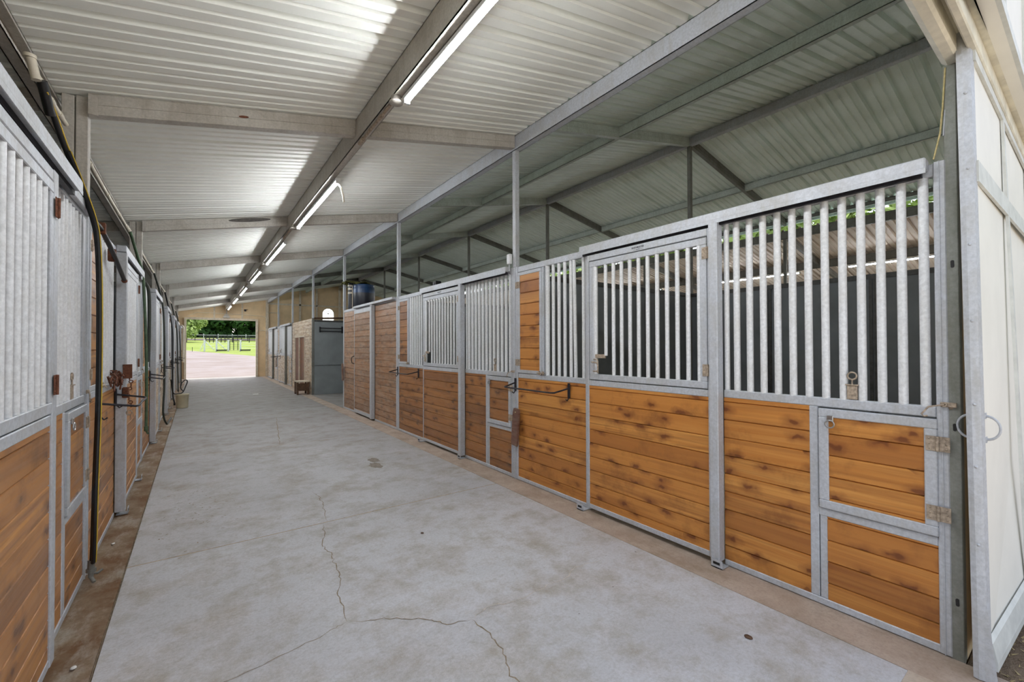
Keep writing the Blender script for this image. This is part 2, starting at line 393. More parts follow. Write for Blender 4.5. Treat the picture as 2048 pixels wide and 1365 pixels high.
o = mb.build('seed_litter', 'crack', floor); o['kind'] = 'stuff'
tag(MB().box(1.50, 1.66, 16.36, 16.46, .001, .006).build('paper_scrap', 'paper'), 'small white scrap of paper lying on the concrete aisle floor', 'paper')
rr = random.Random(8)
for (x, y, r, lb) in ((2.37, 1.13, .017, 'dark flat pebble on pale concrete near the open barn door'), (-.52, 4.62, .012, 'small white pebble on the brown stained curb by the hose'),
                  (1.52, 3.35, .012, 'brown clod of dirt on the bare middle of the concrete aisle'), (-.47, 2.95, .012, 'pale chip of stone on the near left curb')):
    bm = bmesh.new(); bmesh.ops.create_icosphere(bm, subdivisions=2, radius=1)
    m_ = MB().add([(x+v.co.x*r*(1+rr.uniform(-.2, .2)), y+v.co.y*r*1.3, .002+abs(v.co.z)*r*.5) for v in bm.verts], [tuple(v.index for v in f.verts) for f in bm.faces], True); bm.free()
    tag(m_.build('pebble', 'paper' if 'white' in lb or 'pale chip' in lb else 'dark_wood'), lb, 'stone')

def terr(y, x=0.):
    if y < 27: return -.03
    if y < 62: return -.03+.0325*(y-27)
    return 1.11+.038*(y-62)
def edge_y(x): return 62.0 - 2.75*(x+.4) if x < 6 else 44.4-1.2*(x-6)       # where the gravel yard gives way to grass
def ground(name, mat, xs, ysf, kind='structure', dz=0.):
    vs = []; nx = len(xs); ny = None
    for x in xs:
        ys = ysf(x); ny = len(ys); vs += [(x, y, terr(y)+dz) for y in ys]
    fs = [(i*ny+j, (i+1)*ny+j, (i+1)*ny+j+1, i*ny+j+1) for i in range(nx-1) for j in range(ny-1)]
    o = MB().add(vs, fs, True).build(name, mat); o['kind'] = kind; return o
xs = [i*2.-60 for i in range(61)]
ground('ground', 'gravel', xs, lambda x: [26.1+(max(30, min(90, edge_y(x)+random.uniform(-.5, .5)))-26.1)*j/24 for j in range(25)])
g = ground('lawn', 'grass', [i*4.-160 for i in range(81)], lambda x: [26.1]+[27+150*(j/40)**1.4 for j in range(41)], 'stuff', -.06)
tag(g, 'bright green sunlit pasture beyond the gravel yard', 'grass')
vs = [(x, y, .05+terr(y)) for x in (-150, 0, 150) for y in (113, 124)]
MB().add(vs, [(0, 1, 3, 2), (2, 3, 5, 4)]).build('lane', 'gravel', None, None, kind='structure')
# bare yard round the near end and the sides
tag(MB().box(3.035, 60, -40, .415, -.2, -.02).build('dirt_yard', 'dirt'), 'bare brown dirt with leaf litter outside the open sliding door', 'dirt', kind='stuff')
struct(MB().box(-60, 3.03, -40, -2.6, -.2, -.05), 'ground', 'yard_bounce'); struct(MB().box(-60, -4.6, -2.2, 26.1, -.2, -.05), 'ground', 'grass')  # yard behind the camera is unseen, made pale to bounce light inside
struct(MB().box(18.0, 60, .25, 26.1, -.2, -.05), 'ground', 'grass')
mb = MB(); rr = random.Random(12)
for i in range(900):
    x, y = rr.uniform(3.05, 5.6), rr.uniform(-.1, .40)
    a = rr.uniform(0, 6.28); L = rr.uniform(.015, .045); b = Vector((x, y, -.018))
    d = Vector((math.cos(a)*L*.8, math.sin(a)*L*.8, rr.uniform(0, .012))); q = Vector((-d.y, d.x, 0)).normalized()*rr.uniform(.002, .007)
    mb.add([b-q, b+q, b+d], [(0, 1, 2)])
tag(mb.build('leaf_litter', 'blade_dry'), 'dry leaves and straw scattered on the dirt outside the door', 'litter', kind='stuff')
mb = MB()
for (cx, cy, n, hh) in ((4.10, .18, 40, .10), (3.42, .16, 26, .05), (4.35, .12, 30, .07), (3.75, .15, 16, .04)):
    for i in range(n):
        a = rr.uniform(0, 6.28); b = Vector((cx+rr.gauss(0, .05), cy+rr.gauss(0, .025), -.02)); L = rr.uniform(.5, 1)*hh
        t_ = b+Vector((math.cos(a)*L*.45, math.sin(a)*L*.25, L)); q = Vector((.003, .002, 0)); mb.add([b-q, b+q, t_], [(0, 1, 2)])
tag(mb.build('grass_tufts', 'blade'), 'thin green grass tufts sprouting beside the sliding barn door', 'grass', kind='stuff')

# ------------------------------------------------------------------ roofs
def corr(xa, xb, za, zb, y0, y1, name, mat, phase=2.122, p=.33):
    """ribbed steel sheet running from (xa,za) to (xb,zb); major rib every p, two low ribs between"""
    prof = [(-.5, 0), (-.42, .0), (-.14, 0)]
    one = [(0, 0), (.045, .05), (.145, .05), (.19, 0), (.36, 0), (.38, .018), (.45, .018), (.47, 0), (.66, 0), (.68, .018), (.75, .018), (.77, 0)]
    ys = []; n = int((y1-y0)/p)+3; s0 = phase-math.ceil((phase-y0)/p+1)*p
    for i in range(n):
        for a, h in one:
            y = s0+(i+a)*p
            if y0 <= y <= y1: ys.append((y, h))
    ys = [(y0, 0)]+ys+[(y1, 0)]
    t = .004; vs = []
    for y, h in ys: vs += [(xa, y, za+h), (xb, y, zb+h), (xa, y, za+h+t), (xb, y, zb+h+t)]
    fs = []
    for i in range(len(ys)-1):
        a, b = 4*i, 4*(i+1); fs += [(a, a+1, b+1, b), (a+2, b+2, b+3, a+3), (a, b, b+2, a+2), (a+1, a+3, b+3, b+1)]
    mb = MB()
    mb.add(vs, [f for i, f in enumerate(fs) if i % 4 != 1]); mb.cur = 1; mb.add(vs, [f for i, f in enumerate(fs) if i % 4 == 1])
    return struct(mb, name, [mat, 'roof_outside'])
YN, YE = .24, 26.35
XE = 2*XC - XR        # 10.39
corr(-4.65, XR-.005, z_low(-4.65), z_low(XR), YN, YE, 'ceiling', 'roof_cream')
corr(XR-.28, XC, z_up(XR-.28), z_up(XC), YN, YE, 'ceiling', 'roof_grey', 2.2)
corr(XC, XE+.2, z_up(XC), z_up(XE+.2), YN, YE, 'ceiling', 'roof_grey', 2.2)
corr(XE+.005, 18.0, z_low(XR), z_low(XR)-.206*(18.0-XE), YN, YE, 'ceiling', 'roof_tan')
struct(MB().prism([(XC-.2, z_up(XC)+.02), (XC, z_up(XC)+.09), (XC+.2, z_up(XC)+.02), (XC, z_up(XC)+.075)], YN, YE), 'trim_5', 'roof_cream')

def beam(name, x0, x1, zb, zt, y0, y1, mat, label, cat='beam', group=None, lip=True):
    """cold-formed C-section along the barn"""
    mb = MB().box(x0, x0+.006, y0, y1, zb, zt).box(x0, x1, y0, y1, zb, zb+.006).box(x0, x1, y0, y1, zt-.006, zt)
    if lip: mb.box(x1-.004, x1, y0, y1, zb, zb+.022).box(x1-.004, x1, y0, y1, zt-.022, zt)
    return tag(mb.build(name, mat), label, cat, group)
Ya, Yb = .44, 26.0
beam('eave_beam', XR-.01, XR+.07, 3.86, 4.03, Ya, Yb, 'galv', 'long galvanized steel beam carried by the posts of the right stalls', 'beam')
beam('eave_beam', XE-.07, XE+.01, 3.86, 4.03, Ya, Yb, 'galv_dark', 'dark steel beam at the far edge of the centre roof, seen through bars', 'beam')
beam('purlin', XR-.12, XR-.06, z_up(XR-.12)-.07, z_up(XR-.12)-.002, Ya, Yb, 'galv_green', 'steel purlin at the lower left edge of the raised roof', 'beam')
beam('purlin', XE-.03, XE+.03, z_up(XE)-.08, z_up(XE+.03)-.003, Ya, Yb, 'galv_dark', 'steel purlin at the lower right edge of the raised roof', 'beam')
beam('purlin', 4.87, 4.93, z_up(4.87)-.15, z_up(4.87)-.003, Ya, Yb, 'galv_green', 'green-tinged steel purlin between the long aisle beam and the ridge', 'beam')
beam('purlin', 8.55, 8.61, z_up(8.61)-.13, z_up(8.61)-.003, Ya, Yb, 'galv_green', 'dull green steel purlin on the far slope past the ridge', 'beam')
tag(MB().box(XC-.045, XC+.045, Ya, Yb, 4.91, 5.045, .008).build('ridge_beam', 'galv'), 'grey steel beam running under the ridge on thin posts', 'beam')
beam('purlin', 1.18, 1.245, 3.43, z_low(1.17)-.002, Ya, Yb, 'galv_old', 'deep galvanized purlin over the aisle carrying the tube lights', 'beam')
beam('purlin', -.82, -.76, z_low(-.82)-.15, z_low(-.82)-.002, Ya, Yb, 'galv_old', 'galvanized purlin along the left stalls with a white pipe beside it', 'beam')
beam('purlin', -2.6, -2.54, z_low(-2.6)-.15, z_low(-2.6)-.002, Ya, Yb, 'galv_old', 'steel purlin above the inside of the left stalls', 'beam')
beam('purlin', 12.2, 12.28, 3.43, 3.612, Ya, Yb, 'galv_dark', 'dark steel purlin over the second aisle beyond the stalls', 'beam')
# fascia of the overhang
struct(MB().box(XE+.2, XE+.215, YN, YE, z_up(XE+.2)-.05, z_up(XE+.2)+.04), 'trim_6', 'galv_green')

def rafter(xa, za, xb, zb, y, d, w, mat, label, group, half=True):
    """double C rafter across the barn, seam in the middle of its face"""
    e = empty('rafter', ((xa+xb)/2, y, (za+zb)/2-d/2), 0, label, 'rafter', group); ox, oy, oz = e.location
    zs = lambda x: za+(zb-za)*(x-xa)/(xb-xa)
    mb = MB(); mb.prism([(xa-ox, za-oz), (xb-ox, zb-oz), (xb-ox, zb-oz-d), (xa-ox, za-oz-d)], -w/2, w/2, 'y'); mb.build('web', mat, e)
    mb = MB()
    for q in (0, d*.5, d-.004): mb.prism([(xa-ox, za-oz-q), (xb-ox, zb-oz-q), (xb-ox, zb-oz-q-.004), (xa-ox, za-oz-q-.004)], -w/2-.006, -w/2, 'y')
    mb.build('flange', mat, e)
    mb = MB().box(xa-ox+.0, xa-ox+.05, -w/2-.010, -w/2, zs(xa)-oz-d*.98, zs(xa)-oz-.004); mb.build('end_clip', mat, e)
    return e
for k in range(1, 7):
    y = bay(k); w = ORD[k-1]
    rafter(-.60, z_low(-.60)-.004, XR-.02, z_low(XR-.02)-.004, y, .145, .07, 'galv_old', f'{w} pale double steel rafter across the aisle ceiling', 'aisle rafters')
    rafter(-4.25, z_low(-4.25)-.004, -.84, z_low(-.84)-.004, y, .12, .06, 'galv_old', f'{w} rafter above the left stalls, left of the aisle posts', 'left stall rafters')
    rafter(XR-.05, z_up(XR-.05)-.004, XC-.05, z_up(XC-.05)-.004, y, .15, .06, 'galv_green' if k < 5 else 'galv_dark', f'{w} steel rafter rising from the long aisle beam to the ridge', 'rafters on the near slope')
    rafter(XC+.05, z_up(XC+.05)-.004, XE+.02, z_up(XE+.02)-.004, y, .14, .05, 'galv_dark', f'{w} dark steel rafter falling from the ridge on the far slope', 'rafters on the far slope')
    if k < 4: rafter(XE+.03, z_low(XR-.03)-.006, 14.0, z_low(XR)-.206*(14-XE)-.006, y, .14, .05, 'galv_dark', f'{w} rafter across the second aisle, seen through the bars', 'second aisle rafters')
# dark smudge and rust on the near rafters are wear with their own outline
# ------------------------------------------------------------------ posts
def post(name, x0, x1, y0, y1, z0, z1, mat, label, group):
    return tag(MB().box(x0, x1, y0, y1, z0, z1, .004).build(name, mat), label, 'post', group)
for k in range(0, 8):
    y = bay(k)
    if 1 <= k <= 6:
        post('roof_post', XR-.01, XR+.05, y-.03, y+.03, 2.48, 3.86, 'galv', f'{ORD[k-1]} slim steel post standing on the right stall fronts up to the long beam', 'posts on the right stall fronts')
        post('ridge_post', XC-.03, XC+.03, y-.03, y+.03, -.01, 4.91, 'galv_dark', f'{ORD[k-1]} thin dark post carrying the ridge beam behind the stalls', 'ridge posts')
        e = empty('aisle_post', (-.67, y+.045, 0), 0, f'{ORD[k-1]} double galvanized post rising from the left stalls to the ceiling', 'post', 'left aisle posts')
        MB().box(-.065, -.004, -.045, .045, 2.492, z_low(-.7)-.005, .003).box(.004, .065, -.045, .045, 2.492, z_low(-.66)-.005, .003).build('channel', 'galv_old', e)
        MB().box(-.004, .004, -.03, .045, 2.492, z_low(-.7)-.01).build('seam', 'galv_dark', e)
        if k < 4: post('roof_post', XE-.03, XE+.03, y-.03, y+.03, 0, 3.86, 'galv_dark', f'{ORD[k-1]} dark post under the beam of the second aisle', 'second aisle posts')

# ------------------------------------------------------------------ stall partitions and back walls
def liner(x0, x1, y0, y1, n, axis, name, mat='liner'):
    mb = MB(); mb.box(x0, x1, y0, y1, -.01, 2.36); o = struct(mb, name, mat)
    L = (x1-x0) if axis == 'x' else (y1-y0); t = MB()
    if axis == 'x': t.box(x0, x1, y0-.012, y1+.012, 2.36, 2.42)
    else: t.box(x0-.012, x1+.012, y0, y1, 2.36, 2.42)
    for i in range(1, n):
        q = i/n
        if axis == 'x': t.box(x0+L*q-.025, x0+L*q+.025, y0-.012, y1+.012, 0, 2.36)
        else: t.box(x0-.012, x1+.012, y0+L*q-.04, y0+L*q-.005, 0, 2.36).box(x0-.012, x1+.012, y0+L*q+.005, y0+L*q+.04, 0, 2.36)
    struct(t, 'wall_frame', 'liner_trim', o); return o
for k in range(7):
    liner(XC-.02, XC+.02, bay(k)+.035, bay(k+1)-.035, 3, 'y', 'wall_back')
    liner(-4.29, -4.25, bay(k)+.02, bay(k+1)-.02, 3, 'y', 'wall_left')
for k in range(0, 8):
    if k == 0 or k == 7: continue
    o = liner(XR+.06, XC-.035, bay(k)-.02, bay(k)+.02, 3, 'x', 'wall_partition', 'liner_pale' if k == 4 else 'liner')
    liner(-4.25, XL-.14, bay(k)-.02, bay(k)+.02, 3, 'x', 'wall_partition')
liner(17.4, 17.44, .45, 26.0, 12, 'y', 'wall_right', 'tan_panel')
for k in range(1, 4): liner(14.1, 17.4, bay(k)-.02, bay(k)+.02, 3, 'x', 'wall_partition')
liner(14.03, 14.07, .45, 26.0, 14, 'y', 'wall_aisle')
liner(XE-.02, XE+.02, 11.5, 26.0, 12, 'y', 'wall_aisle')

# ------------------------------------------------------------------ gables
def zt(x): return z_low(x) if x < XR else (z_up(x) if x <= XE else z_low(XR)-.206*(x-XE))
def gable(name, segs, y0, y1, mat):
    mb = MB()
    for xa, xb, zb in segs:
        e = 1e-4; mb.prism([(xa, zb), (xb, zb), (xb, zt(xb-e)-.004), (xa, zt(xa+e)-.004)], y0, y1, 'y')
    return struct(mb, name, mat)
WX0, WX1, WZ0, WZ1 = 5.76, 6.38, 2.95, 3.73
wr = (WX1-WX0)/2; wc = (WX0+WX1)/2
wf = gable('wall_far', [(-4.3, -.385, 0), (-.385, 2.51, 2.90), (2.51, XR, 0), (XR, WX0, 0), (WX1, XC, 0), (XC, XE, 0), (XE, 10.5, 0), (10.5, 13.9, 2.9), (13.9, 17.7, 0), (WX0, WX1, 3.9)], 26.05, 26.11, 'tan_panel')
mb = MB().box(WX0, WX1, 26.05, 26.11, 0, WZ0)
arc = [(wc+wr*math.cos(math.pi*i/16), WZ1-wr+wr*math.sin(math.pi*i/16)) for i in range(17)]
for (xa, za), (xb, zb) in zip(arc[:-1], arc[1:]): mb.prism([(xa, za), (xb, zb), (xb, 3.9), (xa, 3.9)], 26.05, 26.11, 'y')
struct(mb, 'wall_far', 'tan_panel')
wn1 = empty('window_1', (wc, 26.08, WZ0)); wn1['kind'] = 'structure'
MB().prism([(WX0-wc, 0)]+[(p[0]-wc, p[1]-WZ0) for p in arc[::-1]]+[(WX1-wc, 0)], -.004, .004, 'y').build('pane', 'frosted', wn1)
mb = MB(); hz = WZ1-wr-WZ0
for q in (30, 60, 90, 120, 150): mb.tube([(0, -.012, hz), (wr*math.cos(math.radians(q)), -.012, hz+wr*math.sin(math.radians(q)))], .009, 4)
mb.tube([(-wr, -.012, hz), (wr, -.012, hz)], .010, 4).tube([(0, -.012, 0), (0, -.012, hz)], .009, 4).ringt((0, -.012, hz), wr*.45, .009, 'y', 0, math.pi, 14, 4)
mb.ringt((0, -.012, hz), wr, .016, 'y', 0, math.pi, 18, 6).tube([(-wr, -.012, 0), (-wr, -.012, hz)], .016, 6).tube([(wr, -.012, 0), (wr, -.012, hz)], .016, 6).tube([(-wr, -.012, 0), (wr, -.012, 0)], .016, 6)
mb.build('window_frame', 'white_paint', wn1)
mb = MB()                                                        # girts and studs on the inside of the far gable
mb.box(-.385, 2.51, 25.99, 26.05, 2.90, 3.0); mb.box(2.51, 2.60, 25.97, 26.05, 0, 2.98); mb.box(-.47, -.385, 25.93, 26.05, 0, 2.98)
for x in (.72, 1.9): mb.box(x-.035, x+.035, 26.0, 26.05, 3.0, zt(x)-.01)
for x in (-2.2, 4.6, 7.6, 9.2): mb.box(x-.05, x+.05, 26.0, 26.05, 0, zt(x)-.01)
mb.box(2.95, 3.08, 25.95, 26.05, 0, zt(3.0)-.02); mb.box(5.4, 5.5, 26.0, 26.05, 0, zt(5.4)-.01); mb.box(6.62, 6.74, 25.98, 26.05, 0, zt(6.6)-.01)
mb.box(3.08, XE, 26.0, 26.05, 3.80, 3.88); mb.box(2.6, 2.95, 26.02, 26.05, 2.40, 2.43)
struct(mb, 'trim_7', 'tan_frame')
struct(MB().box(-.385, 2.51, 26.11, 26.16, 2.90, 3.1), 'trim_8', 'cream_trim')
struct(MB().box(2.51, 3.0, 26.11, 26.16, 0, 2.9), 'wall_far', 'cream_panel')
# near gable: the wall above the opening, its soffit and the track header
gable('wall_near', [(-4.6, XR, 3.04), (XR, XC, 3.04), (XC, XE, 3.04), (XE, 16.4, 3.04)], .262, .31, 'cream_panel')
mb = MB()
for i in range(24):
    x = -4.2+.9*i
    if zt(x) > 3.2 and x < 16.2: mb.box(x-.02, x+.02, .247, .262, 3.09, zt(x)-.02)
mb.box(-4.6, 16.4, .245, .262, 3.04, 3.09).box(XR, XE, .245, .262, 3.62, 3.66)
struct(mb, 'trim_9', 'cream_frame')
struct(MB().box(-4.6, 16.4, .31, .47, 3.04, 3.06), 'trim_10', 'cream_trim')
struct(MB().box(-.72, 16.4, .335, .368, 2.95, 3.04, .006), 'trim_11', 'cream_trim')
mb = MB().prism([(.40, 3.04), (.40, 2.96), (.412, 2.948), (.446, 2.948), (.47, 2.97), (.47, 3.04)], -.72, 3.04, 'x')
struct(mb, 'trim_12', 'cream_trim')
struct(MB().box(-.75, 3.04, .40, .44, 3.04, 3.33), 'wall_near', 'tan_panel')
struct(MB().box(3.085, 10.45, .42, .455, -.1, 3.04), 'wall_near', 'tan_panel')
struct(MB().box(14.0, 17.7, .42, .455, -.1, 2.5), 'wall_near', 'tan_panel')
struct(MB().box(-4.3, -.72, .42, .455, -.1, 2.52), 'wall_near', 'tan_panel')
e = empty('jamb_post', (XR+.02, .44, 0), 0, 'weathered galvanized channel post with slots between the nearest stall and the barn door', 'post')
mb = MB().box(-.02, .05, -.022, .0255, -.01, 2.95, .003).build('channel', 'galv_jamb', e)
for z in (.28, 1.14, 1.95): MB().prism([(-.0+.007*math.cos(q*.524), z+.007*math.sin(q*.524)+(.012 if math.sin(q*.524) >= 0 else -.012)) for q in range(12)], -.0215, -.0198, 'x').build('slot', 'rubber', e)
MB().lathe([(.0, -.026), (.008, -.026), (.009, -.021), (.009, -.0195)], .013, 1.235, 12, 'x').build('bolt', 'rusty_steel', e)
MB().tube([(-.0, .0, 2.95), (-.012, .01, 2.9), (-.02, .025, 2.6)], .004, 6).build('eye', 'galv', e)
tag(MB().tube([(XR-.0, .455, 2.94), (XR-.004, .465, 2.75), (XR-.006, .475, 2.62), (XR-.012, .50, 2.49)], .004, 6).build('cord', 'rope'), 'thin cream cord tied from the door header down to the stall rail', 'cord')

# ------------------------------------------------------------------ the sliding barn door, slid open to the right
bd = empty('barn_door', (4.75, .38, 0), 0, 'big white panelled sliding barn door slid open on the right outside', 'door')
DX0, DX1 = 2.935, 6.55
def dshift(o):
    for v in o.data.vertices:
        x, y, z = v.co; k = max(0, 1-z/3.04); v.co = (x-4.75, y-.38-k*(.027+.050*max(0, (x-2.93))), z)
    o.data.update(); return o
dshift(MB().box(DX0+.05, DX1, .358, .375, .05, 3.03).build('panel', 'cream_panel', bd))
mb = MB()
for x in (3.93, 5.2, DX1-.04): mb.box(x-.025, x+.025, .345, .358, .19, 3.0)
mb.box(DX0+.04, DX1, .345, .358, 2.32, 2.42).box(DX0+.04, DX1, .345, .358, 2.9, 3.03)
mb.prism([(.330, .05), (.330, .085), (.345, .17), (.358, .19), (.358, .05)], DX0+.03, DX1, 'x')
dshift(mb.build('frame', 'cream_frame', bd))
mb = MB(); n = 60; vs = []; rr = random.Random(3)
for i in range(n+1):
    z = 3.04*i/n; bend = .03*max(0, .35-z)/.35; w = rr.uniform(-.0015, .0015) if z < 1.6 else 0
    vs += [(DX0, .405, z), (DX0-.006, .385, z), (DX0, .366, z), (DX0+.004, .357+w-bend, z+.0), (DX0+.05, .352, z), (DX0+.05, .405, z)]
vs = vs
fs = [(i*6+j, i*6+(j+1) % 6, (i+1)*6+(j+1) % 6, (i+1)*6+j) for i in range(n) for j in range(6)]
mb.add(vs, fs).add(vs[:6], [(0, 1, 2, 3, 4, 5)]).add(vs[-6:], [(0, 1, 2, 3, 4, 5)])
dshift(mb.build('edge_channel', 'galv', bd))
mb = MB()
for z in (.62, .98, 1.27, 1.66, 2.02, 2.38, 2.74): mb.lathe([(0, DX0-.009), (.006, DX0-.007), (.007, DX0-.002)], .376, z, 10, 'x')
dshift(mb.build('bolt', 'galv', bd))
def handle(y, s):
    mb = MB(); mb.ringt((3.02, 0, 1.155), .055, .006, 'x', -math.pi/2, math.pi/2, 14, 8)
    for i, v in enumerate(mb.v):
        mb.v[i] = (v[0], y - s*(v[1])*.8, v[2])
    mb.box(3.005, 3.035, min(y, y+.004*s), max(y, y+.004*s), 1.085, 1.112).box(3.005, 3.035, min(y, y+.004*s), max(y, y+.004*s), 1.198, 1.225)
    return dshift(mb.build('handle', 'galv', bd))
handle(.352, 1); handle(.405, -1)

# ------------------------------------------------------------------ stall fronts
BARMESH = {}
def barobj(z0, z1, r, mat, y, name='bar'):
    key = (z0, z1, r, mat, y)
    if key not in BARMESH:
        o = MB().tube([(0, y, z0), (0, y, z1)], r, 12).build(name, mat); C.objects.unlink(o); BARMESH[key] = o
    return BARMESH[key]
def put(o, parent, x, name=None, rot=None):
    c = o.copy(); C.objects.link(c); c.parent = parent; c.location = (x, 0, 0)
    if rot: c.rotation_euler = rot
    return c
def rectframe(mb, x0, x1, z0, z1, w, y0, y1, c=.003):
    mb.box(x0, x1, y0, y1, z1-w, z1, c).box(x0, x1, y0, y1, z0, z0+w, c).box(x0, x0+w, y0, y1, z0+w, z1-w, c).box(x1-w, x1, y0, y1, z0+w, z1-w, c); return mb
def hinge(parent, x, z, y, mat='rusty_steel', h=.075, w=.045):
    mb = MB().box(x-w, x+w, y-.004, y, z-h/2, z+h/2, .001).tube([(x, y-.007, z-h/2), (x, y-.007, z+h/2)], .007, 8)
    for sx in (-.7, .7):
        for sz in (-.33, 0, .33): mb.lathe([(.0, y-.007), (.004, y-.006), (.005, y-.004)], x+w*sx, z+h*sz, 8, 'y')
    o = mb.build('hinge', mat, parent); return o
ZL, ZH, ZT = 1.18, 1.235, 2.41            # low rail, top of it, underside of top rail
def stall_front(k, side, pine, galvm='galv', full=True):
    if side == 'R': loc, rz = (XR, bay(k+1), 0), -math.pi/2
    else: loc, rz = (XL, bay(k), 0), math.pi/2
    e = empty('stall_front', loc, rz)
    gx0, gx1 = (2.425, 2.49) if side == 'R' else (1.265, 1.33)       # guide post the door shuts against
    tx0, tx1 = (1.15, 1.205) if side == 'R' else (2.62, 2.70)        # thin post
    mb = MB()
    mb.box(-.03, .06, -.004, .05, 0, 2.48, .004).box(3.585, 3.63, -.004, .05, 0, 2.48, .004)     # end posts with a raised seam
    mb.box(.012, .02, -.010, -.004, 0, 2.48).box(3.604, 3.608, -.008, -.004, 0, 2.48)
    mb.box(.06, 3.585, 0, .045, ZT, 2.475, .005)                                                # top rail
    mb.box(.06, tx0 if side == 'R' else gx0, 0, .045, ZL, ZH, .005).box(gx1 if side == 'R' else tx1, 3.585, 0, .045, ZL, ZH, .005)
    mb.box(.06, tx0 if side == 'R' else gx0, -.002, .045, .0, .04, .004).box(gx1 if side == 'R' else tx1, 3.60, -.002, .045, .0, .04, .004)
    mb.box(tx0, tx1, -.012, .04, 0, ZT, .004)
    mb.box(3.02, 3.066, 0, .045, .04, ZL, .004).box(3.07, 3.108, .004, .045, .04, .55, .003).box(3.066, 3.585, 0, .045, .53, .575, .004)
    mb.box(.492, .515, 0, .04, ZH, ZT, .003)
    if side == 'L': mb.box(3.5, 3.585, 0, .045, ZH, ZT, .003)
    mb.build('frame', galvm, e)
    g = MB().box(gx0, gx1, -.078, .0, .03, 2.43, .006); g.build('guide_post', galvm if k < 5 or side == 'L' else 'galv_dark', e)
    # track and its cover
    ca, cb = (1.13, 3.57) if side == 'R' else (gx0, 3.0)
    mb = MB().box(ca, cb, -.075, -.0, 2.435, 2.495, .006).box(ca, cb, -.075, -.071, 2.415, 2.44)
    if side == 'L': mb.box(3.0, 3.6, -.03, 0, 2.43, 2.485, .004)
    mb.build('track_cover', galvm, e)
    mb = MB().box(ca+.02, cb-.02, -.045, -.02, 2.405, 2.432); mb.build('track', 'iron', e)
    # boards
    lx1 = tx0 if side == 'R' else gx0; rx0 = gx1 if side == 'R' else tx1
    MB().boards(.06, lx1, .04, ZL).build('board_panel', pine, e)
    MB().boards(rx0, 3.02, .04, ZL).build('board_panel', pine, e)
    MB().boards(3.108, 3.585, .04, .53).build('board_panel', pine, e)
    # yoke shutter, boarded
    MBy = rectframe(MB(), .062, .49, ZH+.004, 2.405, .038, -.006, .035)
    y = MBy.build('shutter', galvm, e)
    MB().boards(.10, .452, ZH+.042, 2.367, .0, .02).build('board_panel', pine, y)
    hinge(y, .062, 1.36, -.006); hinge(y, .062, 2.26, -.006)
    MB().tube([(.43, -.02, 1.255), (.56, -.02, 1.255)], .006, 8).box(.44, .47, -.018, -.006, 1.235, 1.275, .001).box(.505, .535, -.018, -.006, 1.235, 1.275, .001).tube([(.5, -.02, 1.255), (.5, -.04, 1.235)], .005, 6).build('latch', 'rusty_steel', y)
    # feed door
    f = rectframe(MB(), 3.072, 3.588, .58, 1.172, .05, -.014, .03, .004).build('feed_door', galvm, e)
    MB().boards(3.122, 3.538, .63, 1.122, -.004, .02).build('board_panel', pine, f)
    hinge(f, 3.59, 1.05, -.014); hinge(f, 3.59, .70, -.014)
    MB().box(3.118, 3.15, -.024, -.014, 1.10, 1.135, .003).ringt((3.134, -.026, 1.085), .022, .0042, 'y', 0, 2*math.pi, 16, 7).build('ring_pull', 'chrome', f)
    # bars
    b = barobj(ZH-.004, ZT+.006, .018, 'galv_bar', .022); b2 = barobj(ZH-.004, ZT+.006, .0212, 'galv_bar', .022)
    fat = barobj(ZH-.004, ZT+.006, .026, 'galv_bar', .026)
    if side == 'R':
        put(fat, e, .56)
        xs = [.657+.0885*i for i in range(6)]
        for i, x in enumerate(xs): put(b, e, x, rot=((0, -.018 if i == 4 and k == 0 else 0, 0)))
        put(b, e, 2.508)
        for i in range(12): put(b2, e, 2.578+.0877*i)
    else:
        put(fat, e, .56)
        for i in range(7): put(b, e, .652+.0885*i)
        for i in range(9): put(b, e, 2.76+.0885*i)
    # eye bolt of the feed drop and the hook
    if k < 3 or side == 'R':
        ex = 3.236 if side == 'R' else 3.246
        MB().box(ex-.024, ex+.024, .0, .012, 1.238, 1.318, .002).box(ex-.03, ex+.03, -.006, .014, 1.318, 1.324).tube([(ex, .004, 1.32), (ex, .004, 1.352)], .0042, 8).ringt((ex, .004, 1.372), .021, .0046, 'y', 0, 2*math.pi, 16, 8).build('eye_bolt', 'rusty_steel', e)
        MB().box(3.60, 3.66, -.012, -.004, 1.237, 1.262, .003).tube([(3.615, -.018, 1.25), (3.56, -.03, 1.235), (3.535, -.034, 1.196), (3.545, -.036, 1.186), (3.556, -.03, 1.19)], .0042, 8).ringt((3.615, -.016, 1.25), .009, .004, 'y').build('hook', 'rusty_steel', e)
    # floor guides of the door
    for gx in ((1.17, 2.50) if side == 'R' else ((1.35,) if k == 0 else (1.35, 2.60))):
        mb = MB().box(gx-.06, gx+.02, -.095, -.090, .0, .055).box(gx-.06, gx+.02, -.095, -.01, .0, .005)
        o = mb.build('door_guide', 'galv', e)
        MB().box(gx-.045, gx+.003, -.0965, -.0948, .022, .040).build('slot', 'rubber', o)
    return e
